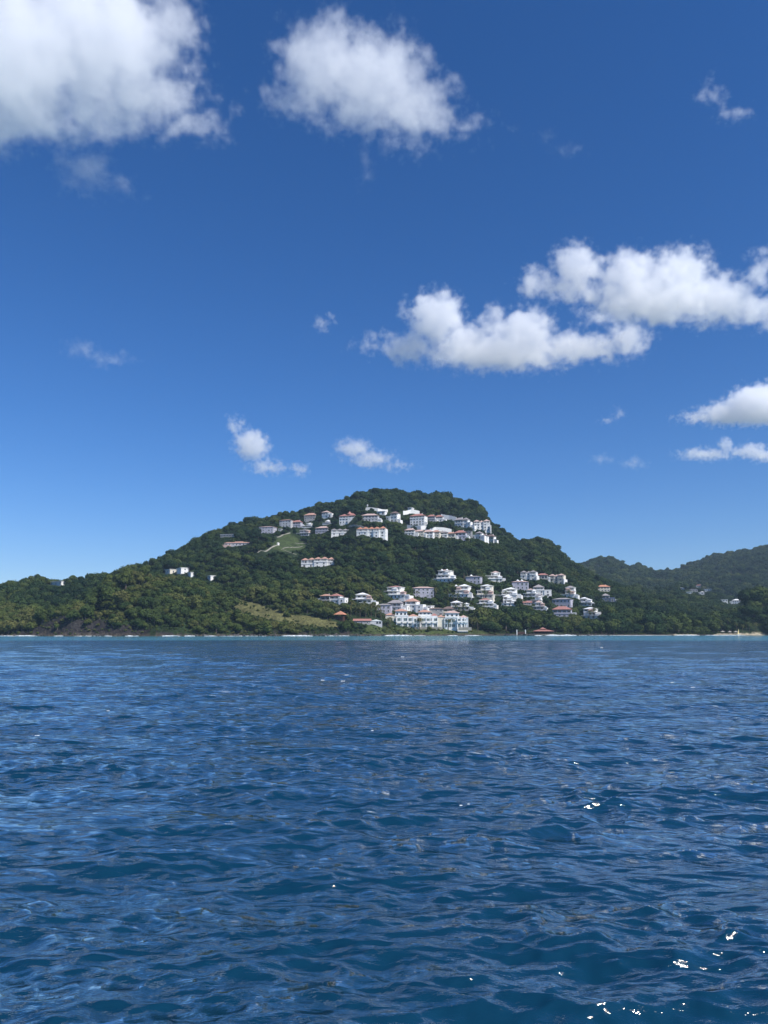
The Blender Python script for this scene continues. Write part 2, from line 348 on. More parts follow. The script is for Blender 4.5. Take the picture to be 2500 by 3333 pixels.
class MB:
    def __init__(s): s.v = []; s.f = []
    def add(s, vs, fs):
        k = len(s.v); s.v += [tuple(map(float, p)) for p in vs]; s.f += [tuple(i + k for i in f) for f in fs]; return s
    def box(s, x0, x1, y0, y1, z0, z1):
        return s.add([(x0,y0,z0),(x1,y0,z0),(x1,y1,z0),(x0,y1,z0),(x0,y0,z1),(x1,y0,z1),(x1,y1,z1),(x0,y1,z1)],
                     [(3,2,1,0),(4,5,6,7),(0,1,5,4),(1,2,6,5),(2,3,7,6),(3,0,4,7)])
    def hip(s, x0, x1, y0, y1, z, h, ov=.5, th=.18):
        x0 -= ov; x1 += ov; y0 -= ov; y1 += ov; w, d = x1 - x0, y1 - y0
        s.box(x0, x1, y0, y1, z, z + th)
        z += th
        if w >= d: r0, r1 = (x0 + d * .5, (y0 + y1) / 2), (x1 - d * .5, (y0 + y1) / 2)
        else: r0, r1 = ((x0 + x1) / 2, y0 + w * .5), ((x0 + x1) / 2, y1 - w * .5)
        e = .04
        vs = [(x0+e,y0+e,z+.002),(x1-e,y0+e,z+.002),(x1-e,y1-e,z+.002),(x0+e,y1-e,z+.002),(r0[0],r0[1],z+h),(r1[0],r1[1],z+h)]
        fs = [(0,1,5,4),(1,2,5),(2,3,4,5),(3,0,4)] if w >= d else [(0,1,4),(1,2,5,4),(2,3,5),(3,0,4,5)]
        return s.add(vs, fs)
    def gable(s, x0, x1, y0, y1, z, h, ov=.4, front=True):
        x0 -= ov; x1 += ov; y0 -= ov; y1 += ov
        if front:
            xm = (x0 + x1) / 2
            return s.add([(x0,y0,z),(x1,y0,z),(x1,y1,z),(x0,y1,z),(xm,y0,z+h),(xm,y1,z+h)], [(3,2,1,0),(0,1,4),(2,3,5),(1,2,5,4),(3,0,4,5)])
        ym = (y0 + y1) / 2
        return s.add([(x0,y0,z),(x1,y0,z),(x1,y1,z),(x0,y1,z),(x0,ym,z+h),(x1,ym,z+h)], [(3,2,1,0),(0,1,5,4),(2,3,4,5),(3,0,4),(1,2,5)])
    def cone(s, x, y, z, r, h, n=8, r2=0.0):
        vs = [(x + r * math.cos(2*math.pi*i/n), y + r * math.sin(2*math.pi*i/n), z) for i in range(n)]
        if r2 > 0:
            vs += [(x + r2 * math.cos(2*math.pi*i/n), y + r2 * math.sin(2*math.pi*i/n), z + h) for i in range(n)]
            return s.add(vs, [(i, (i+1) % n, n + (i+1) % n, n + i) for i in range(n)] + [tuple(range(n))[::-1], tuple(range(n, 2*n))])
        vs.append((x, y, z + h)); return s.add(vs, [(i, (i+1) % n, n) for i in range(n)] + [tuple(range(n))[::-1]])
    def dome(s, x, y, z, rx, ry, h, n=10):
        vs = []; fs = []
        for j in range(4):
            a = j / 4 * math.pi / 2
            vs += [(x + rx * math.cos(a) * math.cos(2*math.pi*i/n), y + ry * math.cos(a) * math.sin(2*math.pi*i/n), z + h * math.sin(a)) for i in range(n)]
            if j: fs += [((j-1)*n+i, (j-1)*n+(i+1) % n, j*n+(i+1) % n, j*n+i) for i in range(n)]
        vs.append((x, y, z + h)); fs += [(3*n+i, 3*n+(i+1) % n, 4*n) for i in range(n)]
        return s.add(vs, fs)
    def build(s, name, m, parent=None, kind=None, label=None):
        me = bpy.data.meshes.new(name); me.from_pydata(s.v, [], s.f); me.materials.append(m); me.update()
        o = bpy.data.objects.new(name, me); COL.objects.link(o); o.parent = parent
        if kind: o['kind'] = kind
        if label: o['label'] = label
        return o
WIN_CACHE = {}
def window(root, x, y, z, w, h, side='front', m='glass', frame='white'):
    """a window: pane with a frame of its own round it; meshes are shared between equal ones"""
    key = (round(w, 1), round(h, 1), side, m, frame)
    if key not in WIN_CACHE:
        w_, h_ = key[0], key[1]; a = .13
        g = MB(); f = MB()
        if side == 'front':
            g.box(-w_/2, w_/2, -.04, .02, 0, h_)
            f.box(-w_/2-a, -w_/2, -.10, .02, 0, h_).box(w_/2, w_/2+a, -.10, .02, 0, h_).box(-w_/2-a, w_/2+a, -.12, .02, h_, h_+a).box(-w_/2-a, w_/2+a, -.14, .02, -a, 0)
            if w_ > 1.6: f.box(-.05, .05, -.08, -.042, 0, h_)
        else:
            g.box(-.02, .04, -w_/2, w_/2, 0, h_)
            f.box(-.02, .10, -w_/2-a, -w_/2, 0, h_).box(-.02, .10, w_/2, w_/2+a, 0, h_).box(-.02, .12, -w_/2-a, w_/2+a, h_, h_+a).box(-.02, .14, -w_/2-a, w_/2+a, -a, 0)
        go = g.build('window', M[m]); fo = f.build('frame', M[frame]); WIN_CACHE[key] = (go.data, fo.data)
        bpy.data.objects.remove(go); bpy.data.objects.remove(fo)
    gm, fm = WIN_CACHE[key]
    o = bpy.data.objects.new('window', gm); COL.objects.link(o); o.parent = root; o.location = (x, y, z)
    p = bpy.data.objects.new('frame', fm); COL.objects.link(p); p.parent = o
    return o
HOUSES = []      # (px, py, w, h, Y) so that trees keep clear of them
def place(px, py, wpx, hpx, name, label, cat, group, yaw, clear=True):
    p = hit(px, py)
    if p is None: p = np.array([(px - CX) / F * 700, 700, 5.0])
    s = p[1] / F
    if clear: HOUSES.append((px, py, wpx, hpx, p[1], wpx * s))
    return empty(name, tuple(p), yaw, label, cat, group), wpx * s, hpx * s
def block(root, x0, x1, y0, y1, z0, z1, wall, st=3.1, wins=True, glass='glass', rng=random, side=True, veranda=False, parapet=False):
    """one storeyed block of a building with its windows, doors, veranda"""
    n = max(1, int(round((z1 - max(z0, 0)) / st))); zb = max(z0, 0); sh = (z1 - zb) / n
    if veranda:      # top storey: set back behind columns, with a parapet
        zt = z1 - sh; dp = min(2.0, (y1 - y0) * .3)
        MB().box(x0, x1, y0, y1, z0, zt).box(x0, x1, y0 + dp, y1, zt, z1).build('wall', M[wall], root)
        MB().box(x0 - .05, x1 + .05, y0 - .35, y0 - .12, zt - .25, zt + 1.0).box(x1 - .12, x1 + .12, y0 - .12, y0 + dp - .05, zt + .002, zt + .95).build('balcony', M[wall], root)
        nc = max(2, int((x1 - x0) / 3.2)); c = MB()
        for i in range(nc + 1):
            xc = x0 + .25 + (x1 - x0 - .5) * i / nc; c.box(xc - .17, xc + .17, y0 + .02, y0 + .34, zt + .001, z1 - .25)
        c.box(x0, x1, y0 + .03, y0 + .33, z1 - .248, z1).build('colonnade', M['white'], root)
        nd = max(1, int((x1 - x0) / 3.4))
        for i in range(nd): window(root, x0 + (x1 - x0) * (i + .5) / nd, y0 + dp, zt + .15, min(2.2, (x1 - x0) / nd * .6), sh * .68, m=glass)
    else:
        MB().box(x0, x1, y0, y1, z0, z1).build('wall', M[wall], root)
    if parapet:
        MB().box(x0 - .1, x1 + .1, y0 - .1, y0 + .12, z1, z1 + .8).box(x1 - .12, x1 + .1, y0 + .12, y1, z1 + .001, z1 + .8).box(x0 - .1, x0 + .12, y0 + .12, y1, z1 + .001, z1 + .8).build('parapet', M[wall], root)
    if wins:
        for k in range(n - (1 if veranda else 0)):
            m = max(1, int((x1 - x0) / 3.3)); z = zb + sh * k
            for i in range(m):
                if rng.random() < .12 and m > 1: continue
                ww = rng.choice((1.1, 1.3, 1.8)); ww = min(ww, (x1 - x0) / m * .6); hh = sh * rng.choice((.42, .62))
                window(root, x0 + (x1 - x0) * (i + .5) / m, y0, z + sh * .16 + (sh * .2 if hh < sh * .5 else 0), ww, hh, m=glass)
            if side:
                m = max(1, int((y1 - y0) / 4.2))
                for i in range(m):
                    if rng.random() < .25: continue
                    window(root, x1, y0 + (y1 - y0) * (i + .5) / m, z + sh * .3, 1.1, sh * .42, 'side', m=glass)
G_UP, G_ROW, G_LOW = 'villas on the upper slope', 'terraced houses on the upper slope', 'villas on the lower slope'
def villa(px, py, w, h, label, style='hip', roof='salmon', wall='white', yaw=-.3, group=G_LOW, umb=0, seed=None, name='villa'):
    rg = random.Random(seed if seed is not None else int(px * 7 + py))
    t, W, H = place(px, py, w, h, name, label, 'house', group, yaw)
    W *= 1.1; D = max(6.0, min(11.0, W * .6)); dn = -2.6; H *= .97 if style != 'step' else .92; X = W / 2
    if style == 'hip':
        rh = min(H * .28, 3.0); ph = H - rh
        block(t, -X, X, 0, D, dn, ph, wall, rng=rg, veranda=True)
        r = MB().hip(-X, X, -.3, D, ph, rh, .55).build('roof', M[roof], t)
        MB().box(X * .4, X * .4 + .8, D * .55, D * .55 + .8, ph + .3, H + .6).build('chimney', M[wall], r)
    elif style == 'twin':    # main hip block with a lower wing on one side
        rh = min(H * .26, 2.8); ph = H - rh; sx = rg.choice((-1, 1))
        a, b = (-X, X * .2) if sx > 0 else (-X * .2, X)
        block(t, a, b, 0, D, dn, ph, wall, rng=rg, veranda=True)
        MB().hip(a, b, -.3, D, ph, rh, .5).build('roof', M[roof], t)
        c, d = (b + .003, X) if sx > 0 else (-X, a - .003)
        block(t, c, d, -.6, D * .7, dn, ph * .62, wall, rng=rg, parapet=True)
    elif style == 'step':    # flat roofed levels stepping down the slope, slabs proud of the walls
        n = 3 if H > 8 else 2; zt = H
        for k in range(n):
            f = (k + 1) / n; hh = H / n; z0 = H - hh * (k + 1); wd = X * ((.66 + .34 * f) if k == n - 1 else rg.uniform(.42, .66) + .2 * k / n); off = rg.uniform(-1, 1) * (X - wd)
            y0 = (n - 1 - k) * 2.4; zz1 = H - hh * k - .3
            block(t, off - wd, off + wd, y0, y0 + D * .9, (dn if k == n - 1 else z0 - 3), zz1, wall, rng=rg, veranda=(k < n - 1) or n == 2)
            r = MB().box(off - wd - .5, off + wd + .5, y0 - .7, y0 + D * .9, zz1 + .002, zz1 + .3)
            r.build('roof', M['white' if k or roof == 'white' else 'white'], t)
            if k == 0:
                MB().hip(off - wd * .96, off + wd * .96, y0 + .1, y0 + D * .85, zz1 + .302, rg.uniform(1.1, 1.9), .2, .05).build('roof', M[roof if roof != 'white' else rg.choice(('canvas', 'pink', 'canvas', 'roofgrey'))], t)
            else:
                sd = -1 if off > 0 else 1; pw = min(2.4, X * .34); pc = off + sd * (wd - pw)
                MB().box(pc - pw * .8, pc + pw * .8, y0 + .6, y0 + .6 + pw * 1.5, zz1 + .302, zz1 + hh * .62).hip(pc - pw * .85, pc + pw * .85, y0 + .5, y0 + .7 + pw * 1.5, zz1 + hh * .62, 1.0, .35).build('side_pavilion', M[rg.choice(('canvas', 'white', 'pink'))], t)
    elif style == 'turret':
        ph = H * .60
        block(t, -X, X * .75, 0, D, dn, ph, wall, rng=rg, veranda=True)
        r = MB().hip(-X, -X * .1, -.3, D * .9, ph, H * .2, .4).build('roof', M[roof], t)
        MB().hip(X * .08, X * .8, -.6, D, ph + .01, H * .22, .4).build('roof', M[roof], t)
        MB().box(-X * .22, X * .12, D * .4, D * .75, ph, ph + H * .2).cone(-X * .05, D * .57, ph + H * .2, X * .34, H * .24, 4).build('turret', M[roof], t)
        MB().box(X * .1, X * 1.3, -2.6, -.37, dn, H * .30).build('terrace', M['white'], t)
    elif style == 'tall':
        ph = H * .80
        for i, (a, b) in enumerate(((-X, -X * .25), (-X * .245, X * .2), (X * .205, X))):
            hz = ph * (1, .93, 1.02)[i]
            block(t, a, b, (0, .9, -.4)[i], D, dn, hz, wall, rng=rg, veranda=i != 1)
            MB().hip(a + .05, b - .05, (0, .9, -.4)[i], D, hz, H * .16, .25).build('roof', M[roof], t)
        MB().box(X + .25, X + 1.4, -3.0, D, dn - 4, H * .45).build('buttress', M['white'], t)
    elif style == 'row':
        n = max(2, int(round(W / 6.0)))
        for i in range(n):
            a, b = -X + W * i / n, -X + W * (i + 1) / n - .004; hz = H * .74 * rg.uniform(.92, 1.06); y0 = rg.uniform(-.8, .6)
            block(t, a, b, y0, D, dn, hz, wall, rng=rg, veranda=True, side=i == n - 1)
            MB().hip(a + .3, b - .3, y0 + .1, D, hz, H * .2, .25).build('roof', M[roof], t)
    elif style == 'low':
        ph = H * .62
        block(t, -X, X * .86, 0, D, dn, ph, wall, rng=rg)
        r = MB().gable(-X, X * .86, 0, D, ph + .003, H * .3, .5, False).build('roof', M[roof], t)
        MB().gable(-X * .3, X * .3, D * .3, D * .7, ph + H * .2, H * .22, .2, False).build('roof_lantern', M[roof], t)
        MB().box(-X * 1.12, -X * .5, -2.4, -.55, dn, ph * .4).build('terrace', M['pink'], t)
    elif style == 'flat':
        block(t, -X, X, 0, D, dn, H - .35, wall, rng=rg)
        MB().box(-X - .4, X + .4, -.6, D + .3, H - .348, H).build('roof', M[roof], t)
    elif style == 'hipflat':
        block(t, -X, X, 0, D, dn, H * .84, wall, rng=rg)
        MB().hip(-X, X, 0, D, H * .84, H * .14, .5).build('roof', M[roof], t)
    if style in ('hip', 'twin', 'step', 'turret') and w > 24 and py > 1650:      # garden terrace beside the house
        sd = rg.choice((-1, 1, 1)); a = sd * (X + .3); b = sd * (X + rg.uniform(2.2, 4.5)); zt = H * rg.uniform(.16, .36)
        tb = MB().box(min(a, b), max(a, b), rg.uniform(.2, 1.5), D * .8, -4, zt).build('terrace', M['white'], t)
        MB().box(min(a, b), max(a, b), -.1, .08, zt - .5, zt + .9).build('railing', M['canvas'], tb)
    for k in range(umb):     # white canvas cones on the roof terrace
        a = -X * .3 + k * X * .5
        MB().cone(a, 1.6, H * .98, 1.5, 1.5, 8).build('canvas_canopy', M['canvas'], t)
    return t
V = villa
V(773,1778,80,17,'long low villa with salmon roof among trees on the left slope','low','salmon','grey',-.1,G_UP)
V(740,1748,46,9,'sloping white flat roof half buried in trees above the long low villa','flat','white','dim',-.3,G_UP)
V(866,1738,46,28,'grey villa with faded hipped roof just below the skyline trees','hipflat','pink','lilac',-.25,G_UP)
V(911,1729,11,7,'tiny white shed at the top of the green lawn','flat','white','white',-.2,G_UP,name='shed')
V(928,1716,38,28,'square grey house with salmon hipped roof above the green lawn','hipflat','salmon','grey',-.35,G_UP)
V(965,1718,26,26,'small reddish roofed house beside the square grey house','hip','red','lilac',-.3,G_UP)
V(997,1719,32,17,'white stepped terraces in front of the reddish roofed house','step','white','white',-.4,G_UP)
V(1008,1699,36,31,'tall salmon roofed house with two roof bands under the skyline','hip','salmon','dim',-.3,G_UP)
V(1064,1686,36,27,'white house with grey pink hipped roof highest on the left','twin','pink','white',-.5,G_UP)
V(1062,1708,26,14,'small bright white stepped house between two red roofed ones','step','white','white',-.45,G_UP)
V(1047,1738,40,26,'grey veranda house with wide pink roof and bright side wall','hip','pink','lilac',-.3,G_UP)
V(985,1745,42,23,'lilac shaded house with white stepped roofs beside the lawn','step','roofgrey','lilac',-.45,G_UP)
V(1132,1704,56,43,'large villa with pointed red turret and bright white terrace','turret','red','white',-.35,G_UP)
V(1115,1744,68,27,'shaded pale row house below the turret villa','row','roofgrey','white',-.08,G_ROW)
V(1207,1750,88,40,'long four gabled row house with orange red roofs','row','orange','white',-.25,G_ROW)
V(1203,1698,50,29,'low pink roofed house with blue shaded side under the mast','hip','pink','grey',-.15,G_UP)
V(1274,1700,38,38,'white house with brown roof standing above dark trees','twin','roofdark','white',-.5,G_UP)
V(1334,1668,13,16,'slim white tower house on the tree line of the summit','flat','white','white',-.5,G_UP)
V(1358,1711,46,42,'large white villa with red roof and curved white base','hip','red','white',-.4,G_UP)
V(1403,1698,25,24,'left one of two small red roofed twin houses by the long white wall','hip','red','grey',-.35,G_UP)
V(1428,1699,25,24,'right one of two small red roofed twin houses by the long white wall','hip','red','white',-.35,G_UP)
V(1494,1714,28,31,'grey roofed villa with white gable at the right end of the long white wall','hip','roofgrey','white',-.5,G_UP)
V(1519,1720,28,38,'bright white stepped villa beside the grey roofed one','twin','roofgrey','white',-.6,G_UP)
V(1569,1729,48,42,'tall pale blue shaded block at the right shoulder of the summit','tall','pink','white',-.15,G_UP)
for i, (a, b, c, d, roof_, words_) in enumerate([(1333,1743,30,25,'pink','first pink roofed terraced house from the left on the middle terrace'),
        (1364,1745,28,22,'pink','terraced house with bright white end wall, second from the left on the middle terrace'),
        (1392,1751,32,28,'pink','wider three storey terraced house, third on the middle terrace'),
        (1418,1750,24,26,'salmon','narrow terraced house with salmon roof, fourth on the middle terrace'),
        (1444,1749,24,22,'roofgrey','grey roofed terraced house halfway along the middle terrace'),
        (1466,1751,28,20,'salmon','low salmon roofed terraced house right of the grey roofed one')]):
    V(a, b, c, d, words_, 'hip', roof_, 'cream' if i % 2 else 'white', -.35, G_ROW, name='terraced_house')
V(1498,1757,34,32,'terraced house with steep pink roof and blue shaded base','hip','red','lilac',-.3,G_ROW,name='terraced_house')
V(1522,1748,24,20,'small grey roofed terraced house with a bright square end','flat','roofgrey','dim',-.3,G_ROW,name='terraced_house')
V(1551,1755,30,26,'white terraced house with grey roof stepping down to the right','twin','roofgrey','white',-.6,G_ROW,name='terraced_house')
V(1574,1762,22,25,'narrow shaded terraced house next to last on the right','hip','roofdark','white',-.5,G_ROW,name='terraced_house')
V(1594,1768,26,30,'bright white terraced house last on the right of the upper village','hip','roofdark','white',-.7,G_ROW,name='terraced_house')
V(1033,1848,100,38,'wide white villa alone in the forest with two salmon roofs','row','salmon','white',-.15,'villas standing alone')
V(182,1906,54,14,'long white bungalow on the low ridge at far left','flat','white','white',-.6,'villas standing alone',name='bungalow')
V(545,1869,36,16,'low cream bungalow at the left of the white cluster on the ridge','flat','white','cream',-.9,'bungalows on the left ridge',name='bungalow')
V(582,1870,40,22,'larger white bungalow in the middle of the cluster on the ridge','flat','white','white',-1.0,'bungalows on the left ridge',name='bungalow')
V(616,1877,28,13,'flat white bungalow at the right of the cluster on the ridge','flat','white','white',-1.0,'bungalows on the left ridge',name='bungalow')
V(680,1889,28,14,'lone white bungalow right of the ridge cluster','flat','white','white',-1.0,'bungalows on the left ridge',name='bungalow')
V(1058,1956,30,22,'cream house with salmon roof lowest on the left of the village','hip','salmon','dim',-.3)
V(1098,1965,50,34,'white three level house beside the cream salmon roofed one','twin','red','white',-.4)
V(1178,1965,58,33,'white columned house with pale flat roof on stilts','step','white','white',-.3)
V(1281,1950,72,42,'large white house with stacked pink canopies above the hotel','step','red','white',-.45)
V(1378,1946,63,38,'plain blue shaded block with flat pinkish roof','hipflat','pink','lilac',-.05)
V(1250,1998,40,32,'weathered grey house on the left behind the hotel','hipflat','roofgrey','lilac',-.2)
V(1284,1990,40,36,'grey gabled house between the weathered one and the white villa','hip','roofgrey','grey',-.3)
V(1348,1994,56,48,'tall bright white three storey villa behind the hotel','twin','salmon','white',-.4)
V(1313,1990,24,20,'low white annex left of the tall white villa','flat','white','white',-.5)
V(1240,1677,26,14,'low white house along the road behind the mast','flat','white','white',-.4,G_UP)
V(1390,1994,26,22,'bright white cube annex right of the tall white villa','flat','white','white',-.5)
V(1420,2004,40,26,'brown roofed house behind the middle of the hotel','hipflat','roofdark','dim',-.1)
V(1458,2004,32,30,'brown roofed house with white corner columns behind the hotel','hip','roofdark','cream',-.3)
V(1447,1897,64,44,'stacked white villa with two round canopies highest on the lower slope','step','white','white',-.45,umb=2)
V(1540,1899,44,26,'grey house with small white tent points in a gap of the trees','hipflat','roofgrey','lilac',-.35,umb=1)
V(1607,1894,52,34,'white villa with curved canopies and blue shaded front','step','white','white',-.2)
V(1493,1946,60,42,'white villa with round canopies and a palm in front','step','white','white',-.4,umb=1)
V(1574,1950,56,48,'pale green tinted villa with a lower cottage in front','step','white','cream',-.35)
V(1495,1988,58,30,'low white villa with wide white canopies behind palms','step','white','dim',-.3)
V(1577,1977,52,25,'low villa with pink awnings and three white canopies','step','red','white',-.35)
V(1648,1946,62,32,'wide white villa with a dark gap in its middle','step','white','white',-.35)
V(1652,1973,52,34,'bright white pyramid shaped villa of stacked levels','step','white','white',-.2)
V(1720,1891,46,36,'blue shaded villa with bright columns at the top of the right group','tall','roofgrey','white',-.4)
V(1694,1921,48,32,'lilac block with two white tent peaks on its roof','hipflat','pink','lilac',-.2,umb=2)
V(1767,1886,30,20,'small villa with red roof half hidden by a dark tree','hip','red','dim',-.2)
V(1811,1902,44,36,'cream villa with tall columned balconies','tall','pink','cream',-.5)
V(1766,1941,52,40,'white villa with square base and sloping stair roofs','twin','roofgrey','white',-.2)
V(1724,1944,36,27,'uppermost of three white houses stepping down to the right','step','white','white',-.5)
V(1745,1966,30,30,'middle one of three white houses stepping down to the right','step','white','white',-.6)
V(1753,1987,34,28,'lowest of three white houses stepping down to the right','step','white','grey',-.4)
V(1718,1971,26,14,'small red roofed cottage beside the stepping white houses','low','red','dim',-.2)
V(1846,1945,42,36,'white villa with cantilevered balcony among palms','step','roofgrey','white',-.45)
V(1828,1979,54,34,'grey villa with bright triangular gables','hipflat','roofgrey','lilac',-.5)
V(1902,1974,42,28,'bright white villa with terrace reaching right','step','white','white',-.6)
V(1830,2011,54,38,'pale villa with red hipped roof in front of the grey villa','hip','red','lilac',-.3)
V(1924,2015,54,36,'white villa with long flat terrace, lowest on the right','step','white','white',-.5)
V(1966,1927,36,24,'orange roofed house with a yellow awning on the right slope','hip','orange','cream',-.1)
V(1981,1961,36,30,'dark blue boarded house below the orange roofed one','twin','roofgrey','blue',-.2)
MIDG = 'distant houses in the far valley'
V(2276,1912,15,9,'distant red and white house topmost in the far valley','hip','red','white',-.3,MIDG)
V(2223,1919,14,7,'distant white roof leftmost in the far valley','flat','white','white',-.3,MIDG)
V(2258,1926,22,9,'distant grey roofed house in the middle of the far valley','hipflat','roofgrey','dim',-.3,MIDG)
V(2243,1932,20,6,'distant long white roof under the grey roofed house','flat','white','white',-.3,MIDG)
V(2282,1935,18,10,'distant bright white house under the red and white one','twin','white','white',-.4,MIDG)
V(2304,1926,20,7,'distant flat white roof right of the red and white house','flat','white','white',-.4,MIDG)
V(2356,1960,22,8,'distant white roof near the bay head','flat','white','white',-.3,MIDG)
V(2389,1967,40,17,'distant broad white house near the bay head','twin','white','white',-.4,MIDG)
# ---- the hotel on the shore
t, W, H = place(1389, 2044, 268, 60, 'hotel', 'long two storey white hotel with glazed bays and salmon roofs on the shore', 'hotel', None, -.04)
s = W / 268.0
def hx(p): return (p - 1389) * s
def hz(p): return (2044 - p) * s
def wing(a, b, top, y0, D, wall='white'):
    MB().box(hx(a), hx(b), y0, y0 + D, -4, hz(top)).build('wall', M[wall], t)
wing(1256, 1293, 2004, 2.5, 9, 'cream'); wing(1293.02, 1370, 2008, 0, 12); wing(1370.02, 1424, 2006, 1.2, 11); wing(1424.02, 1446, 2010, 3.5, 9, 'cream'); wing(1446.02, 1488, 2012, 2.2, 10, 'white'); wing(1488.02, 1521, 2012, 0, 12)
for a, b, y0 in ((1257,1291,2.5), (1384,1424,1.2)): pass
for xs, y0, rows in (([1300,1320,1336], 0, (2012, 2029)), ([1352,1362], 0, (2014, 2031)), ([1379,1394,1405,1418], 1.2, (2013, 2030)), ([1452,1463,1475], 2.2, (2015, 2031)), ([1494,1509], 0, (2015, 2031)), ([1276,1286], 2.5, (2012, 2028))):
    for x in xs:
        for r in rows:
            window(t, hx(x), y0, hz(r + 11), (9.5 if x not in (1352,1362,1405,1452,1276,1286) else 6) * s, 9.5 * s, m='glassg')
for y in (3, 9): window(t, hx(1521), y, hz(2026), 2.4, 9 * s, 'side', m='glassg'); window(t, hx(1521), y, hz(2042), 2.4, 9 * s, 'side', m='glassg')
for a, b, y0 in ((1292,1346,0), (1371,1424,1.2), (1488,1521,0)):
    pl = MB()
    for k in range(4): x = a + (b - a) * k / 3; pl.box(hx(x) - .3, hx(x) + .3, y0 - .5, y0 - .13, -1, hz(2010))
    pl.build('pilaster_row', M['white'], t)
    MB().box(hx(a), hx(b), y0 - 1.3, y0 - .52, hz(2026.5), hz(2026)).box(hx(a), hx(b), y0 - 1.3, y0 - 1.2, hz(2025.9), hz(2022.6)).build('balcony', M['white'], t)
for a, b, y0, z, tz, rf in ((1288,1326,2.0,2008,1991,'salmon'), (1364,1402,4.0,2006,1994,'salmon'), (1450,1494,4.0,2012,1997,'pink')):
    MB().box(hx(a), hx(b), y0, y0 + 7, hz(z) + .003, hz(tz)).build('wall', M['white'], t)
    for k in range(3): window(t, hx(a + (b - a) * (k + .5) / 3), y0, hz(z - 2), 1.5, (z - tz) * s * .6, m='glass')
    MB().hip(hx(a), hx(b), y0, y0 + 7, hz(tz), 1.7, .9).build('roof', M[rf], t)
    MB().box(hx(a) - .4, hx(b) + 1.0, y0 - 2.2, y0 - 2.0, hz(z) + .01, hz(z) + 1.1).build('parapet', M['white'], t)
for a, b, y0, D, z, rf in ((1256,1287,2.5,9,2004,'salmon'), (1330,1362,1.0,10,2008,'salmon'), (1404,1424,2,9,2006,'red'), (1424.5,1449,3.6,8.5,2010,'salmon'), (1496,1521,.6,11,2012,'pink')):
    MB().hip(hx(a), hx(b), y0, y0 + D, hz(z) + .004, 1.8, .45).build('roof', M[rf], t)
MB().box(hx(1330), hx(1338), -2.4, -1.8, -2, .5).box(hx(1350), hx(1440), -2.4, -1.8, -2, .4).box(hx(1490), hx(1532), -2.4, -1.8, -2, .3).build('garden_wall', M['concrete'], t)
# ---- waterfront buildings
t, W, H = place(1104, 2021, 30, 32, 'garden_pavilion', 'dark timber pavilion with orange pyramid roof at the end of the dry grass', 'pavilion', None, -.3)
c = MB()
for a in (-.42, .42):
    for b in (0, .8): c.box(W*a-.2, W*a+.2, W*b-.2, W*b+.2, -2, H * .62)
c.build('post_set', M['brown'], t); MB().box(-W*.44, W*.44, .2, W*.7, -2, H * .45).build('wall', M['brown'], t)
MB().hip(-W*.5, W*.5, -W*.1, W*.9, H * .62, H * .36, .7).build('roof', M['orange'], t)
t, W, H = place(1178, 2031, 54, 17, 'beach_house', 'long low house with dull red roof close above the shore rocks', 'house', None, -.05)
block(t, -W/2, W/2, 0, 6, -3, H * .55, 'dim'); MB().gable(-W/2, W/2, 0, 6, H * .55 + .003, H * .42, .6, False).build('roof', M['red'], t)
t, W, H = place(1225, 2037, 38, 19, 'boathouse', 'small white gabled building with two dark arched windows by the shore', 'boathouse', None, .12)
MB().box(-W/2, W/2, 0, 6, -3, H * .72).build('wall', M['grey'], t); MB().gable(-W/2, W/2, 0, 6, H * .72 + .003, H * .28, .3).build('roof', M['white'], t)
for x in (.08, .32):
    q = MB().box(W * x - .8, W * x + .8, -.08, .05, H * .28, H * .5).dome(W * x, -.02, H * .5 + .002, .8, .06, .7).build('window', M['glass'], t)
t, W, H = place(1770, 2066, 66, 22, 'beach_pavilion', 'open beach pavilion with low two tier red roof at the water edge', 'pavilion', None, -.1)
D = W * .6; c = MB()
for i in range(6):
    for b in (0, D): x = -W * .42 + W * .84 * i / 5; c.box(x - .15, x + .15, b - .15, b + .15, -1, H * .45)
c.build('post_set', M['brown'], t); MB().box(-W*.45, W*.45, -.4, D + .4, -1.5, .35).build('deck', M['concrete'], t)
MB().box(-W*.42, W*.42, D*.6, D*.9, .36, H * .44).build('bar_wall', M['brown'], t)
MB().hip(-W*.44, W*.44, 0, D, H * .45, H * .27, 1.0).build('roof', M['red'], t); MB().box(-W*.1, W*.1, D*.35, D*.65, H * .6, H * .78).hip(-W*.12, W*.12, D*.32, D*.68, H * .78, H * .2, .5).build('upper_roof', M['red'], t)
t, W, H = place(1697, 2066, 30, 16, 'beach_shelter', 'small white shelter with red back screen among the shore rocks left of the pavilion', 'shelter', None, 0)
MB().box(-W*.5, -W*.42, 0, 1, -1, H).box(W*.42, W*.5, 0, 1, -1, H).build('post_set', M['white'], t); MB().box(-W*.42, W*.42, .4, .6, -.5, H * .6).build('screen', M['brown'], t)
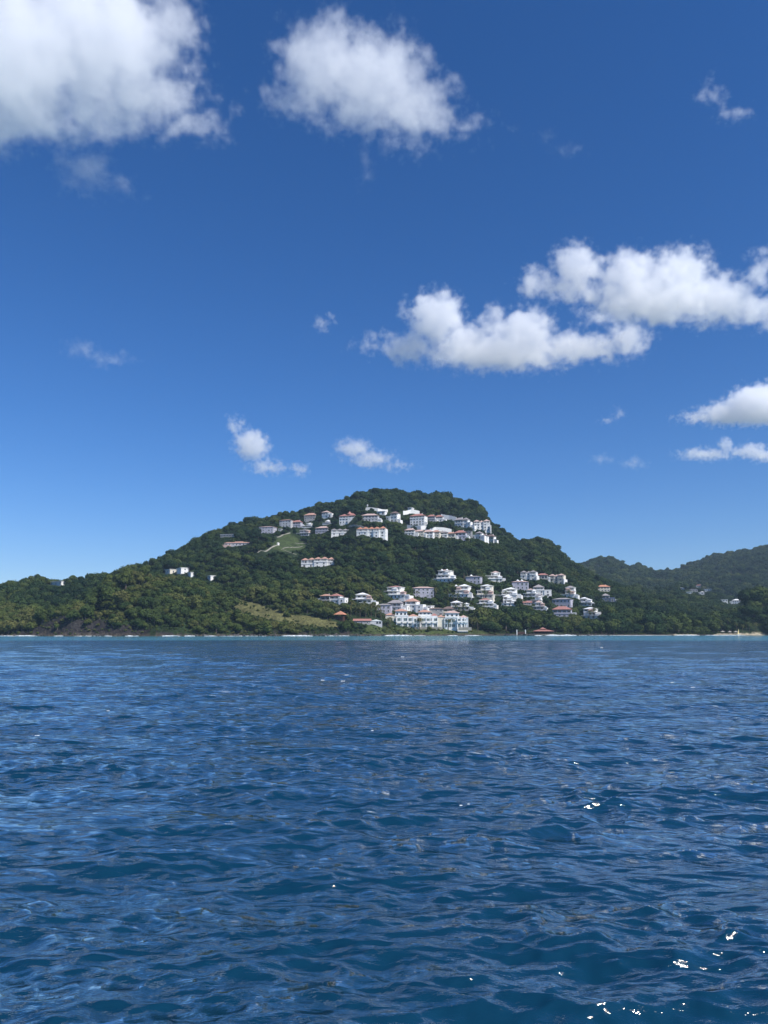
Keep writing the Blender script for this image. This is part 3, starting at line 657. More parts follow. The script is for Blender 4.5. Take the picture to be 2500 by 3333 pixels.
# ---- mast, walls, stairs, roads
t, W, H = place(1196, 1672, 8, 30, 'antenna_mast', 'thin grey antenna mast with small drum above the pink roofed house', 'mast', None, 0, clear=False)
MB().cone(0, 0, -2, .28, H, 8, .16).build('pole', M['metal'], t); MB().cone(0, 0, H - 2, .8, 2.2, 8, .7).build('antenna_drum', M['metal'], t)
def strip(pts, width, lift, name, m, label=None, cat=None, kind='structure', wall_h=None, group=None, y_hint=None):
    """a road or wall that follows the ground through the points"""
    P = [hit(*p) for p in pts]; P = [p for p in P if p is not None]; v = []; f = []
    Q = []
    for a, b in zip(P[:-1], P[1:]):
        n = max(2, int(np.linalg.norm(b - a) / 3))
        for i in range(n): Q.append(a + (b - a) * i / n)
    Q.append(P[-1]); Q = np.array(Q)
    for i, p in enumerate(Q):
        d = Q[min(i + 1, len(Q) - 1)] - Q[max(i - 1, 0)]; d = d[:2] / (np.linalg.norm(d[:2]) + 1e-6); nrm = np.array([-d[1], d[0]])
        if wall_h is None:
            for sgn in (-1, 1):
                q = p[:2] + nrm * sgn * width / 2; v.append((q[0], q[1], float(height(q[0], q[1])) + lift))
            if i: k = 2 * i; f.append((k - 2, k - 1, k + 1, k))
        else:
            zg = float(height(p[0], p[1]))
            for sgn in (-1, 1):
                q = p[:2] + nrm * sgn * .25
                v += [(q[0], q[1], zg - 3), (q[0], q[1], zg + wall_h)]
            if i:
                k = 4 * i; f += [(k-4, k, k+1, k-3), (k-2, k-1, k+3, k+2), (k-3, k+1, k+3, k-1)]
    if wall_h is not None: f += [(0, 1, 3, 2), (4*len(Q)-4, 4*len(Q)-2, 4*len(Q)-1, 4*len(Q)-3)]
    me = bpy.data.meshes.new(name); me.from_pydata(v, [], f); me.materials.append(m); me.update()
    o = bpy.data.objects.new(name, me); COL.objects.link(o); tag(o, label, cat, group, kind)
    if wall_h is not None:
        for p in pts: HOUSES.append((p[0], p[1], 26, wall_h * F / P[0][1] * 1.2, P[0][1], 1))
    return Q
WG = 'white retaining walls on the upper slope'
strip([(1190,1661),(1230,1664),(1262,1668)], 1, 0, 'retaining_wall', M['white'], 'pale wall along the road right of the antenna mast', 'wall', None, 3.4, WG)
strip([(1312,1676),(1336,1672),(1366,1676)], 1, 0, 'retaining_wall', M['white'], 'short curved white wall behind the large red roofed villa', 'wall', None, 4.6, WG)
strip([(1436,1687),(1462,1692),(1486,1698)], 1, 0, 'retaining_wall', M['white'], 'tall white retaining wall between the twin houses and the grey roofed villa', 'wall', None, 5.2, WG)
strip([(1325,1722),(1370,1726),(1420,1730),(1470,1736)], 1, 0, 'retaining_wall', M['white'], 'long cream wall running behind the terraced houses', 'wall', None, 4.6, WG)
strip([(1136,1716),(1165,1716),(1190,1722)], 1, 0, 'retaining_wall', M['stone'], 'low brown garden wall under the turret villa', 'wall', None, 1.6, WG)
r1 = strip([(838,1801),(862,1796),(880,1786),(902,1776)], 1.8, .3, 'concrete_road', M['concrete'])
r2 = strip([(902,1750),(920,1742),(945,1735)], 1.8, .3, 'concrete_road', M['concrete'])
r3 = strip([(920,1787),(950,1782),(985,1779)], .9, .3, 'concrete_road', M['concrete'])
r4 = strip([(960,1768),(985,1770),(1008,1768)], .9, .3, 'concrete_road', M['concrete'])
r5 = strip([(915,1789),(940,1798),(965,1806)], .9, .3, 'concrete_road', M['concrete'])
ROADS = [(838,1801),(850,1799),(862,1796),(871,1791),(880,1786),(892,1781),(902,1776),(902,1750),(920,1742),(945,1735),(915,1789),(940,1798),(965,1806)]
t, W, H = place(905, 1774, 9, 6, 'water_tank', 'small white tank at the edge of the green lawn', 'tank', None, 0, clear=False)
MB().cone(0, 0, -1, W / 2, H + 1, 12, W / 2).dome(0, 0, H + .002, W / 2, W / 2, H * .3, 12).build('tank_shell', M['white'], t)
# ------------------------------------------------------------------ foliage
def leaf_material(name, cols, trans=.14, patch=True):
    m = bpy.data.materials.new(name); m.use_nodes = True; N = NT(m.node_tree); m.node_tree.nodes.clear()
    oi = N.n('ShaderNodeObjectInfo'); out = N.n('ShaderNodeOutputMaterial')
    g = N.n('ShaderNodeNewGeometry')
    t = N.n('ShaderNodeTexNoise'); t.inputs['Scale'].default_value = .016; t.inputs['Detail'].default_value = 4; N.l(oi.outputs['Location'], t.inputs['Vector'])
    t2 = N.n('ShaderNodeTexNoise'); t2.inputs['Scale'].default_value = .9; t2.inputs['Detail'].default_value = 3; N.l(g.outputs['Position'], t2.inputs['Vector'])
    sp = N.n('ShaderNodeSeparateXYZ'); N.l(oi.outputs['Location'], sp.inputs[0])
    dry = N.math('MULTIPLY', N.math('DIVIDE', N.math('SUBTRACT', 650.0, sp.outputs[1]), 80.0, clamp=True), .30)      # yellower, lighter leaves near the shore: sunlight on the headland put into the colour
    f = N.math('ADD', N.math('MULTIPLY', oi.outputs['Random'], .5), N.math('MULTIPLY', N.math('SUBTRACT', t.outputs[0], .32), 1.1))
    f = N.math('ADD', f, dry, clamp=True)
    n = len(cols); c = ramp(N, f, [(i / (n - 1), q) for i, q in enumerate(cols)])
    mx = N.n('ShaderNodeMix'); mx.data_type = 'RGBA'; mx.blend_type = 'MULTIPLY'; mx.inputs[0].default_value = 1
    N.l(c, mx.inputs[6]); N.l(ramp(N, t2.outputs[0], [(.3, (.62, .64, .66)), (.7, (1.42, 1.38, 1.2))]), mx.inputs[7])
    d = N.n('ShaderNodeBsdfDiffuse'); tr = N.n('ShaderNodeBsdfTranslucent'); ms = N.n('ShaderNodeMixShader'); ms.inputs[0].default_value = trans
    N.l(mx.outputs[2], d.inputs[0]); N.l(mx.outputs[2], tr.inputs[0]); N.l(d.outputs[0], ms.inputs[1]); N.l(tr.outputs[0], ms.inputs[2]); N.l(ms.outputs[0], out.inputs[0])
    return m
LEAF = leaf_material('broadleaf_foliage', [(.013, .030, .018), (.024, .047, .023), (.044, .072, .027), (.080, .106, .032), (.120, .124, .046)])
PALML = leaf_material('palm_fronds', [(.05, .085, .025), (.10, .12, .04), (.15, .14, .06)])
def crown_arrays(R0, Hc, nl, nq, rng, leaf=(.45, .95)):
    """a crown of overlapping clumps: small tilted leaf sprays over a rough inner mass"""
    C = []
    for i in range(nl):
        a = rng.uniform(0, 2 * np.pi); r = R0 * .62 * math.sqrt(rng.uniform(0, 1)) if i else 0
        C.append((np.array([r * math.cos(a), r * math.sin(a), Hc * (.30 + .45 * rng.uniform(0, 1) * (1 - r / R0 * .5))]), R0 * rng.uniform(.34, .56)))
    C[0] = (np.array([0, 0, Hc * .62]), R0 * .55)
    v = []; f = []; mi = []
    for c, r in C:       # inner masses
        k = len(v); n1, n2 = 6, 4
        pts = [(0, 0, -1)] + [(math.sin(np.pi * j / n2) * math.cos(2 * np.pi * (i + .5 * j) / n1), math.sin(np.pi * j / n2) * math.sin(2 * np.pi * (i + .5 * j) / n1), -math.cos(np.pi * j / n2)) for j in range(1, n2) for i in range(n1)] + [(0, 0, 1)]
        for p in pts: v.append(tuple(c + np.array(p) * r * np.array([1, 1, .85]) * rng.uniform(.70, .88)))
        for i in range(n1):
            f.append((k, k + 1 + (i + 1) % n1, k + 1 + i))
            for j in range(n2 - 2):
                a_, b_ = k + 1 + j * n1 + i, k + 1 + j * n1 + (i + 1) % n1; f.append((a_, b_, b_ + n1, a_ + n1))
            f.append((k + 1 + (n2 - 2) * n1 + i, k + 1 + (n2 - 2) * n1 + (i + 1) % n1, k + 1 + (n2 - 1) * n1))
    cnt = 0
    while cnt < nq:
        c, r = C[rng.integers(0, nl)]
        d = rng.normal(0, 1, 3); d[2] = d[2] * .8 + .25; d /= np.linalg.norm(d)
        p = c + d * r * np.array([1, 1, .85]) * rng.uniform(.86, 1.14)
        if any(np.linalg.norm((p - c2) / np.array([1, 1, .85])) < r2 * .78 for c2, r2 in C if c2 is not c): continue
        nn = d + rng.normal(0, .30, 3); nn /= np.linalg.norm(nn)
        u = np.cross(nn, rng.normal(0, 1, 3)); u /= np.linalg.norm(u); w_ = np.cross(nn, u)
        s_ = rng.uniform(*leaf) * R0 / 3.6; a_, b_ = s_ * .6, s_ * .42
        k = len(v)
        v += [tuple(p - u * a_), tuple(p - w_ * b_ + nn * .08), tuple(p + u * a_ - nn * .15 * s_), tuple(p + w_ * b_)]
        f.append((k, k + 1, k + 2, k + 3)); cnt += 1
    return v, f
def trunk_mb(h, r, rng):
    mb = MB(); n = 6; vs = []; lean = rng.uniform(-.4, .4, 2)
    for j, (z, rr) in enumerate(((-2, r * 1.3), (h * .5, r), (h, r * .6))):
        vs += [(rr * math.cos(2*math.pi*i/n) + lean[0] * j * .5, rr * math.sin(2*math.pi*i/n) + lean[1] * j * .5, z) for i in range(n)]
    mb.add(vs, [(j*n+i, j*n+(i+1) % n, (j+1)*n+(i+1) % n, (j+1)*n+i) for j in range(2) for i in range(n)])
    for k in range(3):    # limbs
        a = 2.1 * k + rng.uniform(0, 1); x, y = math.cos(a), math.sin(a); z = h * .75
        mb.add([(x*.1-.1*y, y*.1+.1*x, z), (x*.1+.1*y, y*.1-.1*x, z), (0, 0, z + .3), (x * h * .35, y * h * .35, z + h * .45)], [(0, 1, 3), (1, 2, 3), (2, 0, 3)])
    return mb
rngp = np.random.default_rng(11)
CROWNS, TRUNKS, JOINED = [], [], []
for i in range(9):
    R0 = (3.6, 3.3, 3.9, 3.0, 3.6, 4.0, 3.2, 3.5, 2.6)[i]; Hc = R0 * (1.25, 1.5, 1.1, 1.9, 1.3, 1.0, 1.6, 1.2, 2.3)[i]
    v, f = crown_arrays(R0, Hc, (7, 8, 9, 6, 8, 9, 7, 8, 6)[i], 420, rngp)
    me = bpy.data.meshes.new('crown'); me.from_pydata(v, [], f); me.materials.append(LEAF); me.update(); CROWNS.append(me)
    tb = trunk_mb(Hc * .55, .28, rngp); tm = bpy.data.meshes.new('trunk'); tm.from_pydata(tb.v, [], tb.f); tm.materials.append(M['bark']); tm.update(); TRUNKS.append(tm)
    jm = bpy.data.meshes.new('tree'); k = len(v)
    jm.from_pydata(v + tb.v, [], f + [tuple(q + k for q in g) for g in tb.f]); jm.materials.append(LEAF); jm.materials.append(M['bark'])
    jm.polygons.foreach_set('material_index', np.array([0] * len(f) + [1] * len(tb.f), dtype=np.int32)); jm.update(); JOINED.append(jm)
# ---- where trees stand
el = np.maximum.accumulate((ZZ - CAM_H) / YY, axis=0)
def hidden(x, y, top):
    """margin in metres by which the ground in front hides the top of something (positive = hidden)"""
    u = x / y; j = np.clip(np.searchsorted(us, u), 1, len(us) - 1); i = np.clip(np.searchsorted(ys_, y) - 2, 0, len(ys_) - 1)
    return el[i, j] * y + CAM_H - top
def scatter(x0, x1, y0, y1, sp, seed):
    g = np.random.default_rng(seed); nx, ny = int((x1 - x0) / sp), int((y1 - y0) / sp)
    X, Y = np.meshgrid(x0 + (np.arange(nx) + .5) * sp, y0 + (np.arange(ny) + .5) * sp)
    X = X + g.uniform(-.5, .5, X.shape) * sp; Y = Y + g.uniform(-.5, .5, Y.shape) * sp
    return X.ravel(), Y.ravel()
parts_ = []
for (a, b, c, d, sp, sd) in ((-620, 760, 500, 1100, 5.3, 1), (100, 1300, 1100, 2150, 8.5, 2)):
    X, Y = scatter(a, b, c, d, sp, sd); q = CX + F * X / Y / CP
    k = (q > -420) & (q < 2950); parts_.append(np.stack([X[k], Y[k]], 1))
P2 = np.concatenate(parts_); TX, TY = P2[:, 0], P2[:, 1]; TZ = height(TX, TY)
g = np.random.default_rng(21)
sc = np.clip(g.lognormal(-.03, .36, len(TX)), .45, 2.1) * np.where(TY > 1100, 1.4, 1.06)
patch = fbm(TX / 40, TY / 40, 201, 3); sc = sc * (.72 + .6 * patch)
q = CX + F * TX / TY / CP; dsh = TY - shore_Y(q)
sc = np.where((q > 1100) & (q < 1600) & (np.abs(TY - main_Y(q)) < 45), sc * 1.25, sc)
sc = np.where((dsh < 60) & (q > 1560), sc * 1.35, sc)
px, py, dd_ = proj(TX, TY, TZ)
keep = (TZ > 1.1) & (dsh > 3)
up_ = (in_poly(px, py, LAWN_UP) | in_poly(px, py, LAWN_SMALL)) & (TY > 640); dry_ = in_poly(px, py, LAWN_DRY) & (TY < 640); shl = in_poly(px, py, LAWN_SHORE) & (TY < 600)
keep &= ~(up_ & (g.random(len(TX)) > .05)) & ~(dry_ & (g.random(len(TX)) > .12)) & ~(shl & (g.random(len(TX)) > .12))
keep &= ~((q > 2330) & (q < 2500) & (dsh < 14))
hm = hidden(TX, TY, TZ + 9.0 * sc); keep &= hm < 0
# keep the ground cliffs a little barer
rise = (height(TX, TY + 3) - height(TX, TY - 3)) / 6
keep &= ~((rise > .8) & (TY < 640) & (q < 430) & (g.random(len(TX)) < .35))
topy = proj(TX, TY, TZ + 6.0 * sc)[1]; rad = 3.4 * sc * F / TY
for (hx_, hy_, hw_, hh_, hY, hW) in HOUSES:
    front = (TY < hY + 1.5) & (np.abs(px - hx_) < hw_ / 2 + rad * .55) & (topy < hy_ - hh_ * .16) & (py > hy_ - hh_)
    inside = (TY >= hY - 2) & (TY < hY + 13) & (np.abs(px - hx_) < hw_ / 2 + 3)
    keep &= ~inside
    need = (hy_ - hh_ * .14) ; lim = (need - py) / np.minimum(topy - py, -1e-3); sc = np.where(front, np.minimum(sc, sc * np.clip(lim, 0, 1)), sc); rad = 3.4 * sc * F / TY; topy = proj(TX, TY, TZ + 6.0 * sc)[1]
keep &= sc > .26
for k_ in range(7):      # nothing tall in front of the open grass
    tp = proj(TX, TY, TZ + 5.0 * sc)[1]; bad = (in_poly(px, tp, LAWN_DRY) & (TY < 620) | in_poly(px, tp, LAWN_UP) & (TY > 640)) & (g.random(len(TX)) > .04); sc = np.where(bad, sc * .7, sc)
keep &= sc > .24
for rx, ry in ROADS:
    keep &= ~((np.abs(px - rx) < 9 + rad * .4) & (topy < ry + 1) & (py > ry - 2) & (TY > 640))
TX, TY, TZ, sc, px, py, q, dsh, hm = [a[keep] for a in (TX, TY, TZ, sc, px, py, q, dsh, hm)]
rot = g.uniform(0, 6.283, len(TX)); var = g.integers(0, len(CROWNS), len(TX))
# ---- the 230 that show largest become trees of their own
size = sc / TY; inframe = (px > 8) & (px < 2492)
score = np.where(inframe & (TY < 760) & (hm < -7 * sc), size * (1 + np.where(dsh < 45, .8, 0) + np.where(dsh < 20, .5, 0)), 0)
order = np.argsort(-score)[:235]
own = np.zeros(len(TX), bool); own[order] = True
ZONES = [(300,'dark green tree on the shaded cliff below the bungalow ridge','trees on the shaded cliff'),(480,'round tree on the left flank of the near headland','trees on the headland flank'),
  (590,'leafy tree on the left part of the seaward face of the headland','trees on the left seaward face'),(700,'leafy tree on the seaward face of the headland under the white bungalows','trees under the bungalows'),(900,'dark tree between the dry grass strip and the sea','trees below the dry grass'),
  (1130,'small dark tree on the low cliff right of the dry grass','trees on the low cliff'),(1260,'shore tree around the red roofed beach house','trees by the beach house'),
  (1560,'garden tree around the shore hotel','hotel garden trees'),(1700,'broad shore tree between the hotel and the red pavilion','trees between hotel and pavilion'),
  (1850,'broad tree standing behind the red roofed beach pavilion','trees behind the pavilion'),(2050,'shore tree of middling height right of the beach pavilion','shore trees right of the pavilion'),
  (2190,'big dark tree in the left half of the unbroken shore row','trees in the left half of the shore row'),(2330,'big dark tree in the shore row before the sandy beach','shore trees before the sand'),(2425,'tree behind the beach umbrellas and the pale sand','trees behind the umbrellas'),(2600,'tree on the small cape at the right edge past the sand','trees on the right cape')]
for i in np.nonzero(own)[0]:
    lab, grp = next((l, gg) for lim, l, gg in ZONES if px[i] < lim)
    if dsh[i] < 16: lab, grp = lab + ', at the waterline', grp + ' at the waterline'
    elif sc[i] > 1.55: lab, grp = 'tall ' + lab.replace('tall ', ''), 'taller ' + grp
    t = empty('broadleaf_tree', (TX[i], TY[i], TZ[i]), rot[i], lab, 'tree', grp); t.scale = (sc[i],) * 3
    c = bpy.data.objects.new('crown', CROWNS[var[i]]); COL.objects.link(c); c.parent = t; c.location = (0, 0, .6)
    b = bpy.data.objects.new('trunk', TRUNKS[var[i]]); COL.objects.link(b); b.parent = t
ff = ~own
src = bpy.data.collections.new('tree_kinds')
for i, jm in enumerate(JOINED):
    o = bpy.data.objects.new('forest_tree', jm); src.objects.link(o)
def scatter_object(name, P, S, RZ, V_, coll, label=None):
    me = bpy.data.meshes.new(name); me.vertices.add(len(P)); me.vertices.foreach_set('co', np.ascontiguousarray(P, dtype=np.float32).ravel())
    for nm, arr, ty in (('tree_scale', S, 'FLOAT'), ('tree_turn', RZ, 'FLOAT'), ('tree_kind', V_, 'INT')):
        a = me.attributes.new(nm, ty, 'POINT'); a.data.foreach_set('value', arr.astype(np.float32 if ty == 'FLOAT' else np.int32))
    me.materials.append(LEAF)
    o = bpy.data.objects.new(name, me); COL.objects.link(o)
    gt = bpy.data.node_groups.new(name + '_spread', 'GeometryNodeTree')
    gt.interface.new_socket('Geometry', in_out='INPUT', socket_type='NodeSocketGeometry'); gt.interface.new_socket('Geometry', in_out='OUTPUT', socket_type='NodeSocketGeometry')
    N = NT(gt); gi, go = N.n('NodeGroupInput'), N.n('NodeGroupOutput')
    ip = N.n('GeometryNodeInstanceOnPoints'); ci = N.n('GeometryNodeCollectionInfo'); ci.inputs['Collection'].default_value = coll; ci.inputs['Separate Children'].default_value = True; ci.inputs['Reset Children'].default_value = True
    def attr(nm, ty):
        n = N.n('GeometryNodeInputNamedAttribute'); n.data_type = ty; n.inputs[0].default_value = nm; return n.outputs[0]
    N.l(gi.outputs[0], ip.inputs['Points']); N.l(ci.outputs[0], ip.inputs['Instance']); ip.inputs['Pick Instance'].default_value = True
    N.l(attr('tree_kind', 'INT'), ip.inputs['Instance Index'])
    cx = N.n('ShaderNodeCombineXYZ'); N.l(attr('tree_turn', 'FLOAT'), cx.inputs[2]); N.l(cx.outputs[0], ip.inputs['Rotation'])
    cs = N.n('ShaderNodeCombineXYZ'); sA = attr('tree_scale', 'FLOAT')
    for k in range(3): N.l(sA, cs.inputs[k])
    N.l(cs.outputs[0], ip.inputs['Scale']); N.l(ip.outputs[0], go.inputs[0])
    md = o.modifiers.new('spread', 'NODES'); md.node_group = gt
    tag(o, kind='stuff'); return o
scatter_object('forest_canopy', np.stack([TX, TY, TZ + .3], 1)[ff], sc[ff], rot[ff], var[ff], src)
# undergrowth: low bushes on the lawns' edges, the cliffs and shore
BX, BY = scatter(-520, 640, 500, 640, 2.4, 9); BZ = height(BX, BY); bq, bpy_, _ = proj(BX, BY, BZ); g2 = np.random.default_rng(4)
bd = BY - shore_Y(CX + F * BX / BY / CP)
pk = fbm(BX / 12, BY / 12, 55, 3)
kb = (BZ > .7) & (bd > 2) & (bq > -100) & (bq < 2600) & (hidden(BX, BY, BZ + 3) < 0) & ~(in_poly(bq, bpy_, LAWN_DRY) & (g2.random(len(BX)) > .10 + .5 * (pk > .56))) & ~(in_poly(bq, bpy_, LAWN_SHORE) & (pk < .43))
kb &= ~((bq > 2330) & (bd < 12))
for (hx_, hy_, hw_, hh_, hY, hW) in HOUSES:
    kb &= ~((BY > hY - 2) & (BY < hY + 12) & (np.abs(bq - hx_) < hw_ / 2 + 3))
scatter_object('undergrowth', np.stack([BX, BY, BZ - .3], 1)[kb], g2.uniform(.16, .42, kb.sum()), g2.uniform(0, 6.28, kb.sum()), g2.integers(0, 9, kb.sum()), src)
print('TREES', len(TX), 'bushes', kb.sum())
# ---- palms
def palm_meshes(k):
    r = random.Random(k); h = 8.0; mb = MB(); n = 6; bend = r.uniform(-1.2, 1.2); vs = []
    for j in range(6):
        z = -1.5 + (h + 1.5) * j / 5; rr = .26 - .1 * j / 5; x = bend * (j / 5) ** 2
        vs += [(x + rr * math.cos(2*math.pi*i/n), rr * math.sin(2*math.pi*i/n), z) for i in range(n)]
    mb.add(vs, [(j*n+i, j*n+(i+1) % n, (j+1)*n+(i+1) % n, (j+1)*n+i) for j in range(5) for i in range(n)])
    tm = bpy.data.meshes.new('trunk'); tm.from_pydata(mb.v, [], mb.f); tm.materials.append(M['bark']); tm.update()
    fb = MB(); c = Vector((bend, 0, h))
    for i in range(17):
        a = i * 2.399 + r.uniform(-.2, .2); el_ = R(70 - 6.2 * i); L = r.uniform(3.0, 3.9); d = Vector((math.cos(a), math.sin(a), 0)); sd = Vector((-d.y, d.x, 0)); pts = []
        for s_ in range(6):
            q_ = s_ / 5; pts.append(c + d * (L * q_ * math.cos(el_) + L * .15 * q_ * q_) + Vector((0, 0, L * q_ * math.sin(el_) - L * .55 * q_ * q_)))
        for s_ in range(5):
            for e in (-1, 1):
                for u_ in (0.0, .5):
                    p0 = pts[s_].lerp(pts[s_ + 1], u_); p1 = pts[s_].lerp(pts[s_ + 1], u_ + .38); wl = 1.0 * (1 - abs((s_ + u_) / 5 - .35) * 1.1)
                    tip = p0.lerp(p1, .9) + sd * e * wl + Vector((0, 0, -.35 * wl)) + d * .3
                    fb.add([p0, p1, tip], [(0, 1, 2)])
    cm = bpy.data.meshes.new('crown'); cm.from_pydata(fb.v, [], fb.f); cm.materials.append(PALML); cm.update()
    return tm, cm
PALMS = [palm_meshes(k) for k in range(4)]
PG = [((1050,1600),'palm in the gardens of the lower village near the hotel','palms around the hotel village'),]
palm_spots = [(1130,2000),(1142,2008),(1158,2004),(1172,2010),(1190,2012),(1208,2008),(1222,2012),(1240,2016),(1262,2046),(1272,2043),(1150,1996),(1184,1996),(1232,2000),(1366,2052),(1372,2048),(1460,2052),(1470,2050),(1480,2049),(1540,2050),(1556,2056),(1575,2050),(1590,2056),(1600,2050),
  (1356,1950),(1418,1950),(1444,1962),(1478,1966),(1488,1964),(1460,1950),(1487,2002),(1498,2006),(1510,2002),(1573,1960),(1588,1956),(1648,1948),(1574,1992),(1636,2040),(1650,2042),(1700,1980),(1790,1946),(1856,1950),(1868,1948),(1836,2002),(1918,2018),(1932,2016),(1890,1960),(1912,1958),(1940,1962),(1960,1972),
  (1830,2046),(1842,2050),(1862,2044),(1720,2050),(2350,2060),(2370,2058),(2385,2060),(2400,2056),(2418,2060),(2440,2058),(2462,2060),(2430,2052),(1985,2050)]
for i, (a, b) in enumerate(palm_spots):
    p = hit(a, b)
    if p is None: continue
    if b > 2020 and a > 2300: lab, grp = 'palm leaning over the pale sand in the right corner', 'palms behind the sand'
    elif a < 1250: lab, grp = 'yellowish palm between the orange pavilion and the hotel', 'palms left of the hotel'
    elif b > 2036 and a < 1530: lab, grp = 'palm on the lawn right in front of the hotel windows', 'palms before the hotel'
    elif b > 2036 and a < 1660: lab, grp = 'palm on the shore just right of the hotel', 'palms right of the hotel'
    elif b > 2036: lab, grp = 'palm on the shore beside the red beach pavilion', 'palms beside the beach pavilion'
    elif a < 1700: lab, grp = 'palm between the stacked white villas above the hotel', 'palms among the central villas'
    else: lab, grp = 'palm among the white villas above the beach pavilion', 'palms among the right villas'
    t = empty('palm_tree', tuple(p), random.uniform(0, 6.28), lab, 'palm', grp); s_ = random.uniform(.75, 1.15); t.scale = (s_,) * 3
    tm, cm = PALMS[i % 4]
    for nm, d in (('trunk', tm), ('crown', cm)):
        o = bpy.data.objects.new(nm, d); COL.objects.link(o); o.parent = t
# ------------------------------------------------------------------ the sea: one sheet of real waves out to the horizon
def radii():
    r = [2.6]
    while r[-1] < 720: r.append(r[-1] * (1.0047 if r[-1] < 60 else 1.0068 if r[-1] < 300 else 1.012))
    while r[-1] < 60000: r.append(r[-1] * 1.35)
    return np.array(r)
rr = radii()
front = np.linspace(R(90 - 36), R(90 + 36), 900)
rest = np.linspace(R(90 + 36), R(90 - 36 + 360), 90)[1:-1]
th = np.concatenate([front, rest])
RR, TH = np.meshgrid(rr, th, indexing='ij')
WX = RR * np.cos(TH); WY = RR * np.sin(TH)
nf = len(front)
zz = np.zeros_like(WX); dx = np.zeros_like(WX); dy = np.zeros_like(WX)
rng = np.random.default_rng(5)
space = np.maximum(np.gradient(rr), rr * R(72) / 900)          # ring spacing, metres
wind = R(-78)                                                   # waves run towards the boat, from the right
comps = []
for lam in np.geomspace(.15, 7.5, 100):
    ang = wind + rng.normal(0, .66 if lam < 1 else .5 if lam < 2.5 else .34); k = 2 * np.pi / lam
    steep = float(np.interp(math.log(lam), [math.log(v) for v in (.15, .35, .7, 1.3, 2.5, 5, 8)], [.056, .060, .046, .036, .028, .020, .009]))
    comps.append((k, ang, steep / k * rng.uniform(.5, 1.5), rng.uniform(0, 2 * np.pi), lam))
gust = (.86 + .28 * fbm(WX / 26, WY / 15, 61, 3))
gust2 = np.minimum(.35 + 1.3 * fbm(WX / 4.0 + 9, WY / 2.6, 63, 3), 1.12)
for k, ang, A, ph, lam in comps:
    n = np.searchsorted(space, lam / 3.2); n = min(n, len(rr))
    if n < 2: continue
    fade = np.clip((lam / 3.2 - space[:n]) / (lam / 3.2) * 3, 0, 1)[:, None]
    x, y = WX[:n, :nf], WY[:n, :nf]
    g = (gust[:n, :nf] * (gust2[:n, :nf] if lam < 1.5 else 1))
    wx, wy = np.cos(ang), np.sin(ang)
    P = k * (x * wx + y * wy) + ph + .7 * np.sin(.23 * k * (x * wy - y * wx) + ph * 3)
    s = np.sin(P); c = np.cos(P); a = A * fade * g
    zz[:n, :nf] += a * s
    dx[:n, :nf] += a * c * wx * .85; dy[:n, :nf] += a * c * wy * .85
edge = np.ones(len(th)); edge[:nf] = np.clip(np.minimum(np.arange(nf), nf - 1 - np.arange(nf)) / 25.0, 0, 1); edge[nf:] = 0
co = np.stack([WX + dx * edge, WY + dy * edge, zz * edge], -1)
nr, nc = WX.shape
idx = np.arange(nr * nc).reshape(nr, nc)
nxt = np.roll(idx, -1, axis=1)
quads = np.stack([idx[:-1], idx[1:], nxt[1:], nxt[:-1]], -1).reshape(-1, 4)
sea_m = bpy.data.materials.new('sea_water'); sea_m.use_nodes = True; N = NT(sea_m.node_tree)
bs = sea_m.node_tree.nodes['Principled BSDF']
geo = N.n('ShaderNodeNewGeometry'); sep = N.n('ShaderNodeSeparateXYZ'); N.l(geo.outputs['Position'], sep.inputs[0])
X, Y = sep.outputs[0], sep.outputs[1]
n1 = N.n('ShaderNodeTexNoise'); n1.inputs['Scale'].default_value = .012; n1.inputs['Detail'].default_value = 5; N.l(geo.outputs['Position'], n1.inputs['Vector'])
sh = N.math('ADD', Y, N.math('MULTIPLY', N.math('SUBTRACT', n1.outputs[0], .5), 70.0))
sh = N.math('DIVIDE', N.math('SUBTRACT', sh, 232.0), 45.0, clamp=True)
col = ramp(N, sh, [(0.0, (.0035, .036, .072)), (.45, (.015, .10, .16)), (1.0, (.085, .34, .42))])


# ripples too small for the mesh
def rip(scale, sx, sy, det, seed):
    mp = N.n('ShaderNodeMapping'); mp.inputs['Scale'].default_value = (sx, sy, 1); mp.inputs['Location'].default_value = (seed, seed * 2, seed)
    mp.inputs['Rotation'].default_value = (0, 0, .35 + seed * .1)
    N.l(geo.outputs['Position'], mp.inputs['Vector'])
    t = N.n('ShaderNodeTexNoise'); t.inputs['Scale'].default_value = scale; t.inputs['Detail'].default_value = det; t.inputs['Roughness'].default_value = .6
    N.l(mp.outputs[0], t.inputs['Vector']); return t.outputs[0]
b1 = N.n('ShaderNodeBump'); b1.inputs['Strength'].default_value = 1.0; b1.inputs['Distance'].default_value = .042
N.l(rip(4.0, .42, 1.0, 5, 1.0), b1.inputs['Height'])
b2 = N.n('ShaderNodeBump'); b2.inputs['Strength'].default_value = 1.0; b2.inputs['Distance'].default_value = .70
N.l(rip(.55, .45, 1.0, 4, 3.0), b2.inputs['Height']); N.l(b1.outputs[0], b2.inputs['Normal'])
lw = N.n('ShaderNodeLayerWeight'); lw.inputs['Blend'].default_value = .5; N.l(b2.outputs[0], lw.inputs['Normal'])
fr = N.math('ADD', N.math('MULTIPLY', N.math('POWER', lw.outputs['Facing'], 2.5), 1.05), .03, clamp=True)
df = N.n('ShaderNodeBsdfDiffuse'); gl = N.n('ShaderNodeBsdfGlossy'); gl.inputs['Roughness'].default_value = .075; gl.inputs['Color'].default_value = (.98, .975, .95, 1)
N.l(col, df.inputs[0]); N.l(b2.outputs[0], gl.inputs['Normal']); ms = N.n('ShaderNodeMixShader'); N.l(fr, ms.inputs[0]); N.l(df.outputs[0], ms.inputs[1]); N.l(gl.outputs[0], ms.inputs[2])
